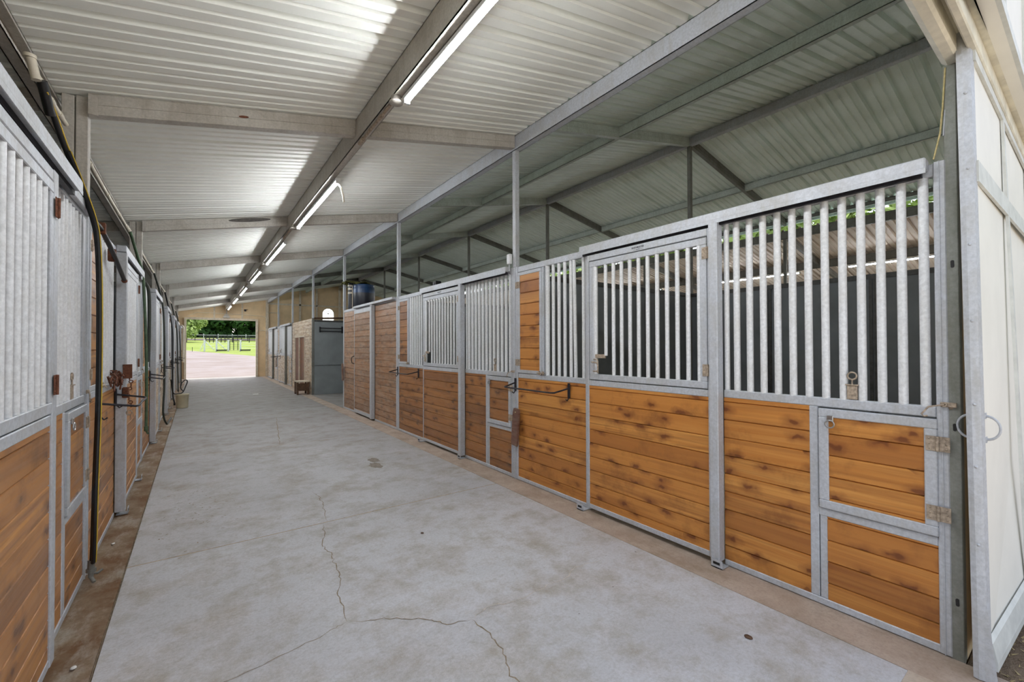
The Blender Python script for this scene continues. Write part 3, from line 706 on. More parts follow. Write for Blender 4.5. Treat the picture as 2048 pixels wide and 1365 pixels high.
def stall_door(k, side, pine, galvm='galv', solid=False, letters=False):
    if side == 'R': loc, rz, x0, x1, fy = (XR, bay(k+1), 0), -math.pi/2, 1.212, 2.425, -.050
    else: loc, rz, x0, x1, fy = (XL, bay(k), 0), math.pi/2, 1.335, 2.62, -.046
    e = empty('sliding_stall_door', loc, rz)
    yb = fy+.035
    mb = MB().box(x0, x0+.022, fy, yb, .035, 2.40, .003).box(x1-.022, x1, fy, yb, .035, 2.40, .003)
    mb.box(x0+.022, x1-.022, fy, yb, 2.345, 2.40, .004).box(x0+.022, x1-.022, fy, yb, .035, .075, .003)
    if side == 'L': mb.box(x1-.10, x1-.022, fy-.004, yb, .035, 2.40, .003)
    if not solid: mb.box(x0+.022, x1-.022, fy, yb, 1.178, 1.228, .004)
    mb.build('frame', galvm, e)
    for hx in (x0+.10, x1-.10): MB().box(hx-.01, hx+.01, fy+.01, fy+.02, 2.40, 2.425).build('hanger', 'rusty_steel', e)
    if solid:
        MB().boards(x0+.022, x1-.022, .075, 2.345, fy+.004, .02).build('board_panel', pine, e)
        MB().ringt((x0+.03, fy-.0, 1.22), .055, .008, 'x', -math.pi/2-math.pi, math.pi/2-math.pi, 12, 6).build('handle', 'iron', e)
        return e
    MB().boards(x0+.022, x1-.022, .075, 1.178, fy+.004, .02).build('board_panel', pine, e)
    a, b = x0+.032, x1-.026-(0 if side == 'R' else .075)
    g = rectframe(MB(), a, b, 1.236, 2.336, .052, fy-.004, yb, .004).build('grill_gate', galvm, e)
    bar = barobj(1.285, 2.287, .0165, 'galv_bar', fy+.014)
    n = 11; xs = [1.432+.0902*i for i in range(n)] if side == 'R' else [a+.075+.0885*i for i in range(12)]
    if side == 'R':
        shortb = barobj(1.46, 2.287, .0165, 'galv_bar', fy+.014)
        put(shortb, g, xs[0])
        for x in xs[1:]: put(bar, g, x)
        q = barobj(1.285, 2.287, .020, 'galv_bar', fy+.018); put(q, g, a+.062)
        lx = a+.052
        mb = MB().box(lx, lx+.135, fy+.0, fy+.014, 1.436, 1.472, .002).box(lx, lx+.018, fy-.0, fy+.012, 1.285, 1.44, .002)
        mb.tube([(lx+.012, fy-.012, 1.425), (lx+.055, fy-.02, 1.425), (lx+.068, fy-.022, 1.41), (lx+.07, fy-.022, 1.30)], .0065, 8)
        mb.tube([(lx+.012, fy-.012, 1.40), (lx+.02, fy-.05, 1.40), (lx+.085, fy-.052, 1.395), (lx+.095, fy-.05, 1.37), (lx+.095, fy-.05, 1.335), (lx+.085, fy-.05, 1.318), (lx+.012, fy-.02, 1.316)], .0075, 8)
        mb.build('latch', 'rusty_steel', g)
        for z in (1.37, 2.22): hinge(g, b+.006, z, fy-.004, 'rusty_steel', .085, .04)
    else:
        for x in xs: put(bar, g, x)
        for z in (1.37, 2.22): hinge(g, b+.012, z, fy-.010, 'rust', .095, .028)
    if letters:
        cu = bpy.data.curves.new('lettering', 'FONT'); cu.body = 'BARNMASTER'; cu.size = .020; cu.align_x = 'CENTER'; cu.extrude = .0003; cu.offset = .0004
        cu.materials.append(M['label_ink']); o = bpy.data.objects.new('lettering', cu); C.objects.link(o); o.parent = e
        o.location = (x0+.585, fy-.0008, 2.368); o.rotation_euler = (math.pi/2, 0, 0)
        MB().box(x0+.535, x0+.56, fy-.0008, fy+.001, 2.3555, 2.3575).box(x0+.567, x0+.606, fy-.0008, fy+.001, 2.3545, 2.3585).box(x0+.612, x0+.637, fy-.0008, fy+.001, 2.3555, 2.3575).build('underline', 'label_ink', e)
    return e
GF = 'boarded stall fronts with white bars'; GD = 'sliding stall doors with barred upper gates'
o = stall_front(0, 'R', 'pine'); tag(o, 'nearest stall front on the right, bright orange boards beside the open barn door', 'stall front', GF)
o = stall_door(0, 'R', 'pine', 'galv', False, True); tag(o, 'nearest sliding stall door on the right, orange boards below a barred gate', 'stall door', GD)
o = stall_front(1, 'R', 'pine_shaded'); tag(o, 'second stall front on the right, shade-toned boards, beyond the leaning brown paddle', 'stall front', GF)
o = stall_door(1, 'R', 'pine_shaded', 'galv', False, True); tag(o, 'second sliding barred stall door on the right, between nearest stall and tack room', 'stall door', GD)
for k, nm in ((5, 'second last'), (6, 'last')):
    o = stall_front(k, 'R', 'pine_worn'); tag(o, f'{nm} stall front on the right, pale scuffed boards near the far exit', 'stall front', GF)
    o = stall_door(k, 'R', 'pine_worn', 'galv', False); tag(o, f'{nm} barred sliding door on the right, far pale stalls by the exit', 'stall door', GD)
for k in range(7):
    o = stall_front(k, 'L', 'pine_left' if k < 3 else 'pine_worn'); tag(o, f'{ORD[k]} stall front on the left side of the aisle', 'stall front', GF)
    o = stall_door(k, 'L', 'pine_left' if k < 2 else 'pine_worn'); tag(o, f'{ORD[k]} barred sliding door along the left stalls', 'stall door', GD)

# tack room: boarded to the top, between the second stall and the wash bay
e = empty('tack_room_front', (XR, bay(3), 0), -math.pi/2, 'full-height boarded wall of the room under the blue drum', 'partition')
mb = MB().box(-.03, .04, -.004, .05, 0, 2.48, .004).box(3.585, 3.63, -.004, .05, 0, 2.48, .004).box(.04, 3.585, 0, .045, ZT, 2.475, .005).box(.04, 1.1, -.002, .045, 0, .04).box(2.38, 3.6, -.002, .045, 0, .04)
mb.box(1.06, 1.10, -.012, .04, 0, ZT, .004); mb.build('frame', 'galv', e)
MB().box(2.28, 2.38, -.078, 0, .03, 2.43, .006).build('guide_post', 'galv', e)
MB().box(1.05, 3.55, -.075, 0, 2.435, 2.485, .005).build('track_cover', 'galv', e)
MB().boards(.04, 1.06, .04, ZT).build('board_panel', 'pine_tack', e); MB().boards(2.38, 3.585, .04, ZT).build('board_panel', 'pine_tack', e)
e = empty('sliding_tack_door', (XR, bay(3), 0), -math.pi/2, 'full-height boarded sliding door with a curved dark handle', 'door')
mb = MB(); x0, x1, fy = 1.07, 2.28, -.05
mb.box(x0, x0+.03, fy, -.015, .035, 2.40, .003).box(x1-.03, x1, fy, -.015, .035, 2.40, .003).box(x0+.03, x1-.03, fy, -.015, 2.31, 2.40, .004).box(x0+.03, x1-.03, fy, -.015, .035, .11, .003); mb.build('frame', 'galv', e)
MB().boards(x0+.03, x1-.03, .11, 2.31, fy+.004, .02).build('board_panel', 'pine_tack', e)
MB().tube([(x0+.015, fy, 1.33), (x0+.015, fy-.05, 1.31), (x0+.015, fy-.065, 1.24), (x0+.015, fy-.05, 1.17), (x0+.015, fy, 1.15)], .009, 8).build('handle', 'iron', e)
struct(MB().box(XR+.05, 5.2, bay(2)+.03, bay(3)-.03, 2.40, 2.43), 'ceiling', 'dark_wood')
# open-fronted boarded room with a doorway, beyond the wash bay
e = empty('boarded_room_front', (XR, bay(5), 0), -math.pi/2, 'pale scuffed boarded wall with a narrow brown doorway past the grey wash bay', 'partition')
dx0, dx1 = .62, 2.40
MB().box(3.585, 3.66, -.01, .06, 0, 2.50, .004).box(-.03, .03, -.01, .05, 0, 2.5, .004).build('frame', 'galv_dark', e)
MB().boards(.03, dx0, .0, 2.47).build('board_panel', 'pine_worn', e); MB().boards(dx1, 3.585, .0, 2.47).build('board_panel', 'pine_worn', e)
MB().boards(dx0, dx1, 1.92, 2.47).build('board_panel', 'pine_worn', e)
for a_, b_, c_, d_ in ((dx0-.03, dx0+.02, 0, 1.95), (dx1-.02, dx1+.03, 0, 1.95), (dx0, dx1, 1.89, 1.95), (1.40, 1.46, 0, 1.95)): MB().box(a_, b_, -.012, .05, c_, d_).build('door_casing', 'tan_frame', e)
mb = MB().box(dx0+.02, 1.40, .02, .05, 0, 1.89).box(dx0+.1, 1.3, .012, .02, .15, .85).box(dx0+.1, 1.3, .012, .02, 1.0, 1.8); mb.build('door_leaf', 'door_brown', e)
MB().box(1.46, dx1-.02, .03, .05, 0, 1.89).build('door_leaf', 'door_brown', e)

# wash bay: pale liner wall with a folding pair of rods
e = empty('swing_arm_rack', (3.5, bay(4)-.06, 2.1), 0, 'pair of dark swing rods on the grey wall of the wash bay', 'rack')
MB().tube([(-.25, 0, .06), (.45, -.02, .055)], .014, 8).tube([(-.25, 0, -.04), (.45, -.02, -.045)], .014, 8).build('rod', 'iron', e)
MB().box(-.27, -.24, -.03, .035, -.08, .1).build('bracket', 'iron', e); MB().box(.42, .47, -.04, .035, -.1, .12).build('bracket', 'iron', e)
struct(MB().box(XR+.05, 4.2, bay(4)-.035, bay(4)-.02, .94, .95), 'trim_13', 'liner_trim')
tag(MB().tube([(XR+.05, bay(4)-.02, 2.47), (4.6, bay(4)-.05, 2.53)], .03, 8).build('pipe_rail', 'dark_wood'), 'dark rail lying along the top of the grey wash bay wall', 'rail')

# ------------------------------------------------------------------ lights
def light(x, ya, yb, label):
    x += .02; e = empty('tube_light', (x, (ya+yb)/2, 3.38), 0, label, 'light', 'LED tube lights' if x < 5 else 'LED tube lights of the second aisle'); L = (yb-ya)/2
    MB().box(-.022, .030, -L, L, .004, .034, .003).build('housing', 'white_paint', e)
    mb = MB(); prof = [(.004+.018*math.cos(q), .003-.022*math.sin(q)) for q in [math.radians(3+174*i/12) for i in range(13)]]
    mb.prism(prof, -L+.015, L-.015, 'y', True).build('diffuser', 'led', e)
    for s in (-1, 1): MB().box(-.018, .026, s*L-.0135, s*L+.0135, -.022, .031).build('end_cap', 'white_paint', e)
    for s in (-1, 1): MB().box(-.012, .012, s*L*.7-.01, s*L*.7+.01, .03, .05).build('bracket', 'galv', e)
    return e
TL = [(.68, 3.05), (4.98, 7.28), (8.5, 10.9), (12.0, 14.3), (15.6, 17.9), (19.2, 21.5), (22.9, 25.2)]
es = [light(1.235, a, b, f'{ORD[i]} glowing white tube light under the aisle purlin') for i, (a, b) in enumerate(TL)]
MB().tube([(.02, -1.10, -.01), (.05, -1.10, -.05), (.075, -1.09, -.13), (.085, -1.09, -.2)], [.008, .012, .012, .010], 6).build('hanging_strap', 'pvc', es[1])
for i, (a, b) in enumerate([(1.2, 3.5), (4.5, 6.8), (8.5, 10.9), (12.2, 14.5), (15.8, 18.1), (19.4, 21.7), (23, 25.3)]): light(12.24, a, b, f'{ORD[i]} tube light over the second aisle, in a row extended unseen for light')  # farther tubes of this row are added to light the far roof slope
for i, y in enumerate((3.12, 7.4, 11.0, 14.5)):
    e = empty('junction_box', (1.205, y, 3.43), 0, f'{ORD[i]} round junction box under the lit aisle purlin', 'electrical box', 'round junction boxes')
    MB().lathe([(0, 0), (.036, 0), (.036, -.035), (.050, -.042), (.050, -.052), (0, -.056)], 0, 0, 20).build('body', 'galv_old', e)
    MB().tube([(0, .04, -.012), (0, .9, -.014)], .011, 8).tube([(0, .3, -.012), (0, .36, -.012)], .016, 8).tube([(0, .78, -.013), (0, .9, -.014)], .017, 8).build('conduit', 'rusty_steel', e)

# ------------------------------------------------------------------ water pipe and hoses along the left posts
for i, (a, b, z) in enumerate([(3.30, 4.02, 3.02), (4.25, 7.1, 3.04), (7.9, 10.9, 3.05), (11.6, 14.5, 3.05), (15.2, 18.2, 3.05), (18.9, 25.8, 3.05)]):
    e = empty('water_pipe', (-.70, (a+b)/2, z), 0, f'{ORD[i]} length of white plastic water pipe along the left purlin', 'pipe', 'white water pipes'); L = (b-a)/2
    MB().tube([(0, -L, 0), (-.0, 0, -.012), (0, L, 0)], .014, 10).build('run', 'pvc', e)
    for q in (-.6, .0, .55): MB().tube([(0, L*q-.03, -.011 if q == 0 else -.006), (0, L*q+.03, -.011 if q == 0 else -.006)], .018, 10).build('coupling', 'pvc', e)
    mb = MB()
    if i == 0: mb.tube([(0, -L, 0), (0, -L-.0, .0), (.0, -L-.05, .012)], .021, 12).tube([(-.0, -L-.03, .03), (.02, -L-.03, -.075)], .02, 12).tube([(-.004, -L-.03, .05), (-.004, -L-.03, .032)], [.026, .026], 12)
    else: mb.tube([(0, L-.06, 0), (0, L+.01, 0), (.03, L+.03, -.05)], .019, 10)
    mb.build('fitting', 'pvc', e)
def spline(P, n=8):
    out = []
    Q = [Vector(p) for p in P]; Q = [Q[0]*2-Q[1]]+Q+[Q[-1]*2-Q[-2]]
    for i in range(1, len(Q)-2):
        for j in range(n):
            t = j/n; a, b, c, d = Q[i-1:i+3]
            out.append(.5*((2*b)+(c-a)*t+(2*a-5*b+4*c-d)*t*t+(3*b-a-3*c+d)*t**3))
    out.append(Q[-2]); return out
e = empty('water_hose', (-.56, 3.78, 0), 0, 'black garden hose with a yellow stripe hanging beside the nearest left post', 'hose')
ox = Vector((-.56, 3.78, 0))
def rel(P, o=None): return [Vector(p)-(o or ox) for p in P]
main = [(-.672, 3.36, 2.93), (-.655, 3.46, 2.86), (-.63, 3.56, 2.74), (-.585, 3.72, 2.56), (-.545, 3.86, 2.38), (-.528, 3.90, 2.22), (-.520, 3.92, 1.85), (-.518, 3.90, 1.2), (-.525, 3.86, .62), (-.540, 3.92, .20), (-.548, 3.93, .14)]
P1 = spline(rel(main)); MB().tube(P1, .0145, 12).build('hose', 'rubber', e)
P2 = [p+Vector((.0155, -.006+.010*math.sin(i*.16), 0)) for i, p in enumerate(P1)]
MB().tube(P2, .0042, 6).build('stripe', 'yellow', e)
P3 = [p+Vector((.010, -.028-.018*math.sin(i*.055), .0)) for i, p in enumerate(P1[18:-2])]
MB().tube(P3, .0125, 10).build('hose', 'rubber', e)
P4 = [p+Vector((.0125, -.004, 0)) for p in P3]; MB().tube(P4, .0034, 6).build('stripe', 'yellow', e)
MB().tube(rel([(-.675, 3.34, 2.98), (-.66, 3.44, 2.84)]), .023, 12).build('connector', 'rubber', e)
mb = MB().tube(rel([(-.548, 3.93, .155), (-.549, 3.93, .10)]), .018, 12).tube(rel([(-.549, 3.93, .10), (-.549, 3.93, .08)]), .026, 12).tube(rel([(-.549, 3.93, .08), (-.55, 3.93, .045)]), .014, 10)
mb.tube(rel([(-.55, 3.93, .07), (-.52, 3.95, .055), (-.50, 3.97, .065)]), .008, 6).tube(rel([(-.55, 3.93, .045), (-.53, 3.9, .02)]), .011, 8); mb.build('nozzle', 'galv_dark', e)
def hose(P, label, mat, r=.013, nozzle=True):
    o_ = Vector((P[-1][0], P[-1][1], 0)); e = empty('water_hose', o_, 0, label, 'hose')
    MB().tube(spline([Vector(p)-o_ for p in P]), r, 10).build('hose', mat, e)
    if nozzle:
        p = Vector(P[-1])-o_; MB().tube([p, p+Vector((0, 0, -.06))], .024, 10).tube([p+Vector((0, 0, -.06)), p+Vector((.02, .01, -.10))], .012, 8).build('nozzle', mat, e)
hose([(-.67, 7.14, 2.99), (-.62, 7.3, 2.75), (-.57, 7.42, 2.5), (-.55, 7.45, 2.1), (-.525, 7.42, 1.3), (-.52, 7.36, .52)], 'faded green hose hanging straight down beside the second left stall, brass end above the curb', 'hose_green', .017)
hose([(-.555, 7.55, 2.42), (-.52, 7.6, 2.3), (-.515, 7.64, 1.9), (-.52, 7.6, 1.35)], 'short dark hose loop on the second left post', 'hose_dark', .02, False)
hose([(-.67, 10.95, 3.0), (-.6, 11.1, 2.7), (-.54, 11.2, 2.3), (-.515, 11.15, 1.6), (-.51, 11.1, .8), (-.52, 11.0, .25), (-.47, 11.1, .015), (-.45, 11.5, .014), (-.43, 12.0, .014)], 'dark green hose hanging at the third left post and trailing on the curb', 'hose_dark', .017, False)
hose([(-.67, 14.55, 3.0), (-.6, 14.8, 2.6), (-.52, 14.85, 2.0), (-.51, 14.8, 1.0), (-.50, 14.75, .3), (-.46, 14.7, .05)], 'black hose hanging at the fourth left post, behind the cream bucket', 'rubber', .018)
hose([(-.67, 18.25, 3.0), (-.6, 18.5, 2.6), (-.52, 18.5, 2.0), (-.50, 18.45, .9), (-.48, 18.4, .12)], 'black hose hanging at the fifth left post near the far exit', 'hose_dark', .018)
hose([(-.67, 22.0, 3.0), (-.58, 22.2, 2.5), (-.50, 22.1, 1.2), (-.48, 22.0, .1)], 'dark hose hanging at the sixth left post by the far exit', 'hose_dark', .018)
tag(MB().tube(spline([(-.52, 23.4, 2.5), (-.45, 23.4, 2.42), (-.44, 23.4, 2.2), (-.45, 23.4, .9)]), .035, 10).build('drain_pipe', 'pvc'), 'white vertical pipe at the far end of the left stalls', 'pipe')

# ------------------------------------------------------------------ swing-out blanket bars
def blanket_bar(loc, rz, L, D, label, mat='iron', tilt=0.):
    e = empty('blanket_bar', loc, rz, label, 'blanket bar', 'folding blanket bars')
    mb = MB().tube(spline([(0, 0, 0), (.03, -D*.75, -.03), (.07, -D, -.04), (L*.5, -D, -.04+tilt), (L-.07, -D, -.04), (L-.02, -D*.75, -.03), (L, 0, 0)], 5), .0085, 8); mb.build('bar', mat, e)
    for x in (0, L):
        MB().box(x-.015, x+.015, -.012, .0, -.10, .05, .002).tube([(x, -.01, -.10), (x, -.03, -.125), (x, -.05, -.11)], .006, 6).build('mount', mat, e)
    return e
blanket_bar((XR-.005, 4.07, 1.125), -math.pi/2, .90, .19, 'black folding blanket bar on the boards of the nearest right stall')
blanket_bar((XR-.005, 7.73, 1.125), -math.pi/2, .92, .19, 'black folding blanket bar at the second right post, next to the tack room')
for i in range(7):
    if i in (0,): continue
    blanket_bar((XL+.005, bay(i)+.42, 1.12), math.pi/2, .82, .20 if i > 1 else .22, f'{ORD[i-1]} dark swing-out blanket bar on the left stalls', 'iron')
blanket_bar((XR-.005, 22.4, 1.13), -math.pi/2, .8, .3, 'dark blanket bar on the far pale stalls of the right side')

# rusty chain, halter snap and bits on the first white guide post on the left
e = empty('tie_chain', (-.50, 5.37, 1.2), 0, 'rusty chain and snap hanging on the white guide post of the left stalls', 'chain')
mb = MB()
for i in range(9): mb.ringt((.012*math.sin(i), .0, .06-.032*i), .014, .0045, 'y' if i % 2 else 'x', 0, 2*math.pi, 10, 5)
mb.build('link', 'rust', e)
MB().box(-.045, .02, -.03, -.012, .06, .19, .01).box(-.05, .0, -.034, -.01, -.12, -.02, .008).build('strap', 'rust', e)
MB().ringt((.0, -.01, -.26), .02, .005, 'y').build('snap', 'rusty_steel', e)
e = empty('rust_clump', (-.56, 5.02, 1.30), 0, 'rust-brown bundle of twine on the left stall rail by the white guide post', 'twine')
mb = MB(); rr = random.Random(21)
for i in range(26):
    a = rr.uniform(0, 6.28); p = Vector((rr.uniform(-.03, .03), rr.uniform(-.2, .22), rr.uniform(-.05, .05)))
    mb.tube([p, p+Vector((rr.uniform(-.03, .03), rr.uniform(-.08, .08), rr.uniform(-.06, .03))), p+Vector((rr.uniform(-.03, .03), rr.uniform(-.12, .12), rr.uniform(-.09, .0)))], .007, 5)
mb.build('strand', 'rust', e)
e = empty('door_arm', (-.56, 4.7, 2.3), 0, 'black plastic-sleeved bar sloping down to the top of the left guide post', 'bar')
MB().tube(spline([(-.02, -.55, .13), (.0, -.35, .10), (.02, .1, -.02), (.03, .55, -.14)]), .017, 10).build('sleeve', 'rubber', e)
MB().box(-.03, .02, -.40, -.36, .08, .16, .003).build('bracket', 'rust', e); MB().box(-.03, .02, .1, .16, -.04, .06, .003).build('bracket', 'rust', e); MB().lathe([(0, .53), (.02, .53), (.022, .56), (.014, .60), (0, .6)], .03, -.145, 10, 'y').build('end_cap', 'rust', e)
# wooden paddles hung at posts
def paddle(loc, rx, label, z=.43):
    e = empty('wooden_paddle', loc, 0, label, 'board')
    o = MB().prism([(-.055, 0), (.045, 0), (.055, .02), (.055, z-.05), (.04, z), (-.04, z), (-.055, z-.03)], -.012, .012, 'x').build('blade', 'plank_brown', e); o.rotation_euler = (rx, 0, 0)
    MB().lathe([(0, -.02), (.006, -.018), (.007, -.012)], 0, z-.04, 10, 'x').build('screw', 'brass', o)
paddle((2.985, 4.045, .40), .10, 'red-brown wooden board hung tilted on the first post of the right side')
paddle((2.975, 11.28, .70), -.10, 'red-brown wooden board hung on the post at the wash bay corner')
paddle((2.975, 22.5, .62), .0, 'dark wooden board hanging on the far pale stalls near the exit')

# ------------------------------------------------------------------ bucket, step, drum and small things
e = empty('bucket', (-.28, 13.9, 0), 0, 'cream plastic bucket standing on the aisle edge by the left stalls', 'bucket')
MB().lathe([(0, .004), (.118, .004), (.122, .012), (.138, .33), (.146, .335), (.146, .35), (.138, .352), (.132, .34), (.116, .02), (0, .018)], 0, 0, 28).build('body', 'bucket', e)
MB().ringt((0, 0, .34), .143, .003, 'z', 0, math.pi, 16, 6).build('bail', 'iron', e)
tag(MB().tube(spline([(-.5, 13.6, .75), (-.46, 13.7, .42), (-.36, 13.8, .372), (-.27, 13.88, .40), (-.21, 13.98, .55), (-.18, 14.02, .66), (-.22, 14.0, .70), (-.30, 13.92, .62), (-.31, 13.9, .50), (-.26, 13.86, .43)]), .013, 8).build('hose_loop', 'rubber'), 'black rubber hose looping up out of the cream bucket', 'hose')
e = empty('mounting_step', (2.80, 15.55, 0), 0, 'small dark wooden step standing by the brown doorway of the boarded room', 'step')
MB().box(-.17, .20, -.24, .24, .40, .44, .004).build('tread', 'tan_frame', e)
for sx in (-.15, .16):
    for sy in (-.2, .2): MB().box(sx-.025, sx+.025, sy-.03, sy+.03, 0, .40, .003).build('leg', 'dark_wood', e)
MB().box(-.16, -.14, -.2, .2, .05, .38).box(-.14, .15, -.215, -.195, .12, .36).build('side_board', 'dark_wood', e)

e = empty('drum', (3.42, 11.02, 2.43), 0, 'blue and black plastic drum standing on top of the boarded tack room', 'drum')
mb = MB(); mb.lathe([(0, 0), (.25, 0), (.262, .02), (.262, .46)], 0, 0, 32).build('body', 'drum_black', e)
MB().lathe([(.262, .46), (.264, .5), (.255, .60), (.245, .64), (.252, .65), (.252, .67), (.235, .675), (.235, .5)], 0, 0, 32).build('collar', 'drum_blue', e)
MB().tube([(-.27, .05, .0), (-.27, .05, .62)], .012, 8).build('prop', 'tan_frame', e)
e = empty('vent_pipe', (3.14, 11.18, 2.48), 0, 'black corrugated drain pipe with pale bands standing beside the blue drum', 'pipe')
prof = []
for i in range(44): prof.append((.066 if i % 2 else .060, i*.0165))
MB().lathe([(0, 0)]+prof+[(0, prof[-1][1])], 0, 0, 20).build('body', 'drum_black', e)
mb = MB()
for z in (.40, .50, .58): mb.lathe([(.068, z), (.070, z+.008), (.070, z+.03), (.068, z+.038)], 0, 0, 20)
mb.build('band', 'pvc', e)
bm = bmesh.new(); bmesh.ops.create_grid(bm, x_segments=26, y_segments=18, size=.5); rr = random.Random(5); vs = []
from mathutils import noise as mn
for v in bm.verts:
    x, y = v.co.x*.62, v.co.y*.5; n = mn.noise(Vector((x*6, y*6, 1)))*.06+mn.noise(Vector((x*15, y*15, 4)))*.03
    edge = max(abs(v.co.x), abs(v.co.y))*2; z = .76+n-.20*max(0, edge-.7)**1.2*(1+2*mn.noise(Vector((x*4, y*4, 9))))
    vs.append((3.25+x, 11.12+y, 2.43+z-.02))
o = MB().add(vs, [tuple(v.index for v in f.verts) for f in bm.faces], True).build('camo_cloth', 'camo'); bm.free()
sm = o.modifiers.new('thick', 'SOLIDIFY'); sm.thickness = .006
tag(o, 'crumpled olive camouflage cloth draped over the drum and pipe', 'cloth')
e = empty('speaker', (XR+.03, 6.19, 2.476), 0, 'small black box sitting on the top rail of the second right stall', 'box')
MB().box(-.05, .05, -.055, .055, 0, .10, .008).build('case', 'rubber', e); MB().lathe([(0, -.053), (.03, -.053), (.034, -.049)], .0, .05, 16, 'x').build('lens', 'iron', e)
e = empty('switch_box', (2.995, 4.12, 2.58), 0, 'white electrical box on the first slim post of the right side', 'electrical box')
MB().box(-.02, .02, .0, .06, -.06, .06, .006).build('case', 'galv_bar', e); MB().tube([(0, .03, -.06), (.0, .03, -.14)], .009, 8).build('conduit', 'galv', e)
e = empty('gable_lamp', (2.02, 25.93, 3.45), 0, 'small dark lamp fixed on the far gable above the exit', 'lamp')
MB().box(-.05, .05, -.02, .06, -.03, .03, .004).lathe([(0, -.08), (.05, -.07), (.02, 0), (0, .0)], -.0, .0, 14).build('head', 'iron', e); MB().tube([(0, 0, 0), (.1, .05, .03)], .015, 6).build('bracket', 'iron', e)
e = empty('gable_box', (1.22, 25.93, 3.02), 0, 'grey utility bracket hanging over the centre of the far exit', 'bracket')
MB().prism([(-.06, .18), (.06, .18), (.16, 0), (-.16, 0)], -.03, .03, 'y').build('plate', 'galv_old', e); MB().tube([(0, 0, .18), (0, 0, .38)], .02, 8).build('stem', 'galv_old', e)
tag(MB().tube(spline([(-.35, 25.96, 3.06), (-.1, 25.96, 3.17), (.1, 25.96, 3.24), (1.2, 25.96, 3.22), (2.4, 25.96, 3.18), (2.9, 25.96, 3.12), (3.0, 25.94, 2.9), (3.02, 25.92, 2.5)]), .011, 6).build('cable', 'pvc'), 'cream electrical cable strung across the far gable above the exit', 'cable')
e = empty('conduit', (3.6, 25.96, 2.6), 0, 'grey conduit bending along the far gable above the last right stalls', 'pipe')
MB().tube(spline([(-.6, 0, .75), (-.05, 0, .75), (0, 0, .70), (0, 0, 0)]), .014, 6).build('run', 'galv_old', e)
# smudge of soot on the third rafter and rust spot on the nearest: marks with their own outline
for (x, y, z, rx, rz_, m, nm) in ((.66, 7.75-.0415, 3.50, .28, .030, 'soot', 'soot_mark'), (.30, 4.09-.0415, 3.395, .035, .010, 'rust', 'rust_mark')):
    n = 20; vs = [(x, y, z)]+[(x+rx*math.cos(6.283*i/n), y, z+.206*rx*math.cos(6.283*i/n)+rz_*math.sin(6.283*i/n)) for i in range(n)]
    rf = [q for q in C.objects if q.name.startswith('rafter') and abs(q.location.y-(y+.0415)) < .02 and abs(q.location.x-1.2) < .3][0]
    o = MB().add([(a-rf.location.x, b-rf.location.y-.0005, c-rf.location.z) for a, b, c in vs], [(0, i+1, (i+1) % n+1) for i in range(n)]).build(nm, m, rf)

# ------------------------------------------------------------------ outside the far door: gates, fences, trees
def gz(y): return terr(y)
def fpost(mb, x, y, h, w=.07): mb.box(x-w, x+w, y-w, y+w, gz(y)-.1, gz(y)+h)
GP = [(.79, 62), (1.95, 62), (3.12, 62), (4.36, 62)]
for i, (x, y) in enumerate(GP):
    e = empty('gate_post', (x, y, gz(y)), 0, ['leftmost white braced gate post on the lawn', 'second white gate post from the left, with a diagonal brace', 'white gate post holding the left side of the black metal gate', 'white gate post at the right end of the black metal gate'][i], 'post', 'white gate posts')
    MB().box(-.09, .09, -.09, .09, -.1, 1.25+(.1 if i == 1 else 0), .01).build('post', 'white_paint', e)
    MB().box(-.12, .12, -.12, .12, 1.25+(.1 if i == 1 else 0), 1.30+(.1 if i == 1 else 0), .01).build('cap', 'white_paint', e)
    if i < 2: MB().tube([(.1, 0, 1.1), (.95, 0, .08)], .05, 6).build('brace', 'white_paint', e)
    if i == 0: MB().tube([(-.1, 0, .9), (-.45, 0, .0)], .035, 6).build('stay', 'white_paint', e)
e = empty('wire_fence', (2, 62, gz(62)), 0, 'thin pale wires between the white gate posts', 'fence')
mb = MB()
for z in (.35, .65, .95): mb.tube([(-1.2, 0, z), (1.1, 0, z)], .012, 4).tube([(2.4, 0, z), (9, -6, z-.2)], .012, 4)
mb.build('wire', 'white_paint', e)
e = empty('metal_gate', (3.74, 62, gz(62)), 0, 'black metal gate between two white posts on the lawn', 'gate')
for x in (-.47, -.08, .35): MB().box(x-.035, x+.035, -.03, .03, .05, 1.12, .005).build('upright', 'black_paint', e)
mb = MB()
for z in (.1, .32, .54, .78, 1.08): mb.tube([(-.5, 0, z), (.5, 0, z)], .022, 6)
mb.build('rail', 'black_paint', e)
for x, lb in ((2.45, 'low black trough on the grass beside the white braced posts'), (4.85, 'low black trough on the grass right of the metal gate')):
    mb = MB(); y = 61.6; mb.prism([(-.45, 0), (.45, 0), (.55, .16), (.50, .16), (.42, .03), (-.42, .03), (-.50, .16), (-.55, .16)], -.25, .25, 'y').box(-.5, .5, -.25, -.22, 0, .15).box(-.5, .5, .22, .25, 0, .15)
    o = mb.build('trough', 'black_paint', None, (x, y, gz(y)+.01)); tag(o, lb, 'trough')
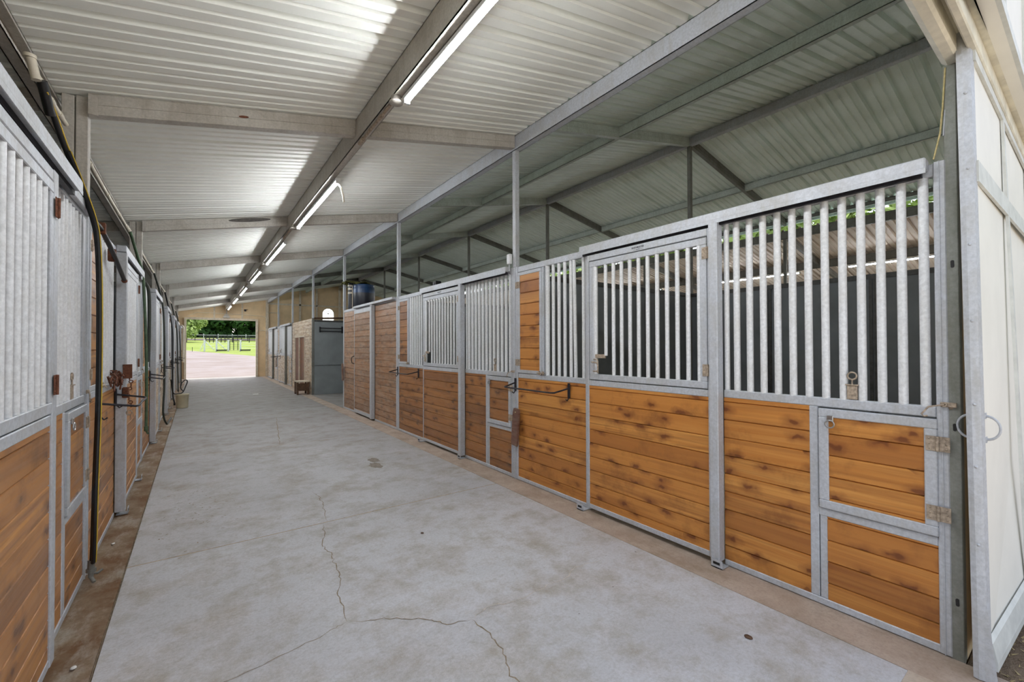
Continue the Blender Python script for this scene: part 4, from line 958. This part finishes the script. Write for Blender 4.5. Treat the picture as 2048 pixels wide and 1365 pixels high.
def rail_fence(x0, x1, y0, y1, n, h, nr, mat, label, pw=.07):
    e = empty('rail_fence', ((x0+x1)/2, (y0+y1)/2, 0), 0, label, 'fence'); cx, cy = (x0+x1)/2, (y0+y1)/2
    for i in range(n):
        t = i/(n-1); x, y = x0+(x1-x0)*t-cx, y0+(y1-y0)*t-cy; z = gz(y+cy); MB().box(x-pw, x+pw, y-pw, y+pw, z-.2, z+h).build('post', mat, e)
    mb = MB()
    for j in range(nr):
        z = h*(j+.6)/(nr+.1)
        vs = []
        for x, y in ((x0, y0), (x1, y1)): vs += [(x-cx, y-cy, gz(y)+z-.045), (x-cx, y-cy, gz(y)+z+.045), (x-cx, y-cy+.04, gz(y)+z-.045), (x-cx, y-cy+.04, gz(y)+z+.045)]
        mb.add(vs, [(0, 1, 5, 4), (2, 6, 7, 3), (0, 4, 6, 2), (1, 3, 7, 5), (0, 2, 3, 1), (4, 5, 7, 6)])
    mb.build('rail', mat, e); return e
rail_fence(1.4, 5.6, 98, 98, 8, 1.25, 4, 'black_paint', 'near black panel fence in the middle of the pasture')
rail_fence(5.8, 20, 99, 96, 12, 1.2, 3, 'black_paint', 'long black rail fence running right across the pasture', .06)
rail_fence(-30, 24, 112, 110, 30, 1.25, 3, 'black_paint', 'far black post and rail fence in front of the woods', .06)
rail_fence(-30, 30, 126, 126, 22, 1.2, 2, 'white_paint', 'farthest pale rail fence at the edge of the woods', .07)
e = empty('marker_stake', (-.35, 60.5, gz(60.5)), 0, 'thin dark stake in the grass left of the white posts', 'stake'); MB().tube([(0, 0, 0), (0, 0, .5)], .025, 6).build('shaft', 'iron', e)

def crown_mesh(name, mat, n, R, H, seed, leaf=.35, base=.0):
    rr = random.Random(seed); vs = []; fs = []
    blobs = [(Vector((rr.gauss(0, R*.42), rr.gauss(0, R*.42), base+H*rr.uniform(.06, .92))), R*rr.uniform(.28, .52)) for _ in range(26)]
    for i in range(n):
        c, r = rr.choice(blobs); d = Vector((rr.gauss(0, 1), rr.gauss(0, 1), rr.gauss(0, .8))).normalized()*r*rr.uniform(.72, 1.05)
        p = c+d; nrm = (d.normalized()+Vector((rr.uniform(-.7, .7), rr.uniform(-.7, .7), rr.uniform(-.3, .9)))).normalized()
        a = nrm.orthogonal().normalized(); b = nrm.cross(a); q = rr.uniform(0, 6.28); a, b = a*math.cos(q)+b*math.sin(q), b*math.cos(q)-a*math.sin(q)
        s_ = leaf*rr.uniform(.5, 1.2); o = len(vs); vs += [p-a*s_, p+b*s_*.5, p+a*s_, p-b*s_*.5]; fs.append((o, o+1, o+2, o+3))
    return MB().add(vs, fs).build(name, mat)
def tree(loc, label, src, s, group, rz=0.):
    e = empty('tree', loc, rz, label, 'tree', group); e.scale = (s, s, s)
    for q in src: c = q.copy(); C.objects.link(c); c.parent = e
    return e
cd = crown_mesh('crown', 'leaf_dark', 6500, 3.6, 12, 3, .45, .3); cl = crown_mesh('crown', 'leaf_light', 5200, 3.2, 8, 5, .34, 1.6)
tk = MB().tube([(0, 0, -.5), (.1, 0, 2), (-.1, .1, 6), (.1, 0, 10)], [.3, .24, .18, .08], 8).tube([(0, 0, 3), (1.2, .5, 6)], [.12, .05], 6).tube([(0, 0, 3.6), (-1.3, -.4, 6.6)], [.12, .05], 6).build('trunk', 'bark')
for q in (cd, cl, tk): C.objects.unlink(q)
tree((-1.6, 100, gz(100)), 'light green broad tree standing alone left in the pasture', (cl, tk), .82, None)
rr = random.Random(17); i = 0
for row, (yy, n, x0, dx) in enumerate(((146, 17, -36, 3.4), (158, 12, -36, 5.2))):
    for j in range(n):
        tree((x0+dx*j+rr.uniform(-1, 1), yy+rr.uniform(-2, 3), gz(yy)-1), 'dark green tree of the wood beyond the pasture', (cd, tk), rr.uniform(1.2, 1.7), 'trees of the far wood', rr.uniform(0, 6))
for j in range(11):
    tree((33+rr.uniform(-2, 4), -12+5.5*j, -.1), 'green tree growing beside the barn, glimpsed through the roof gap', (cl, tk), 1.25, 'trees beside the barn', rr.uniform(0, 6))
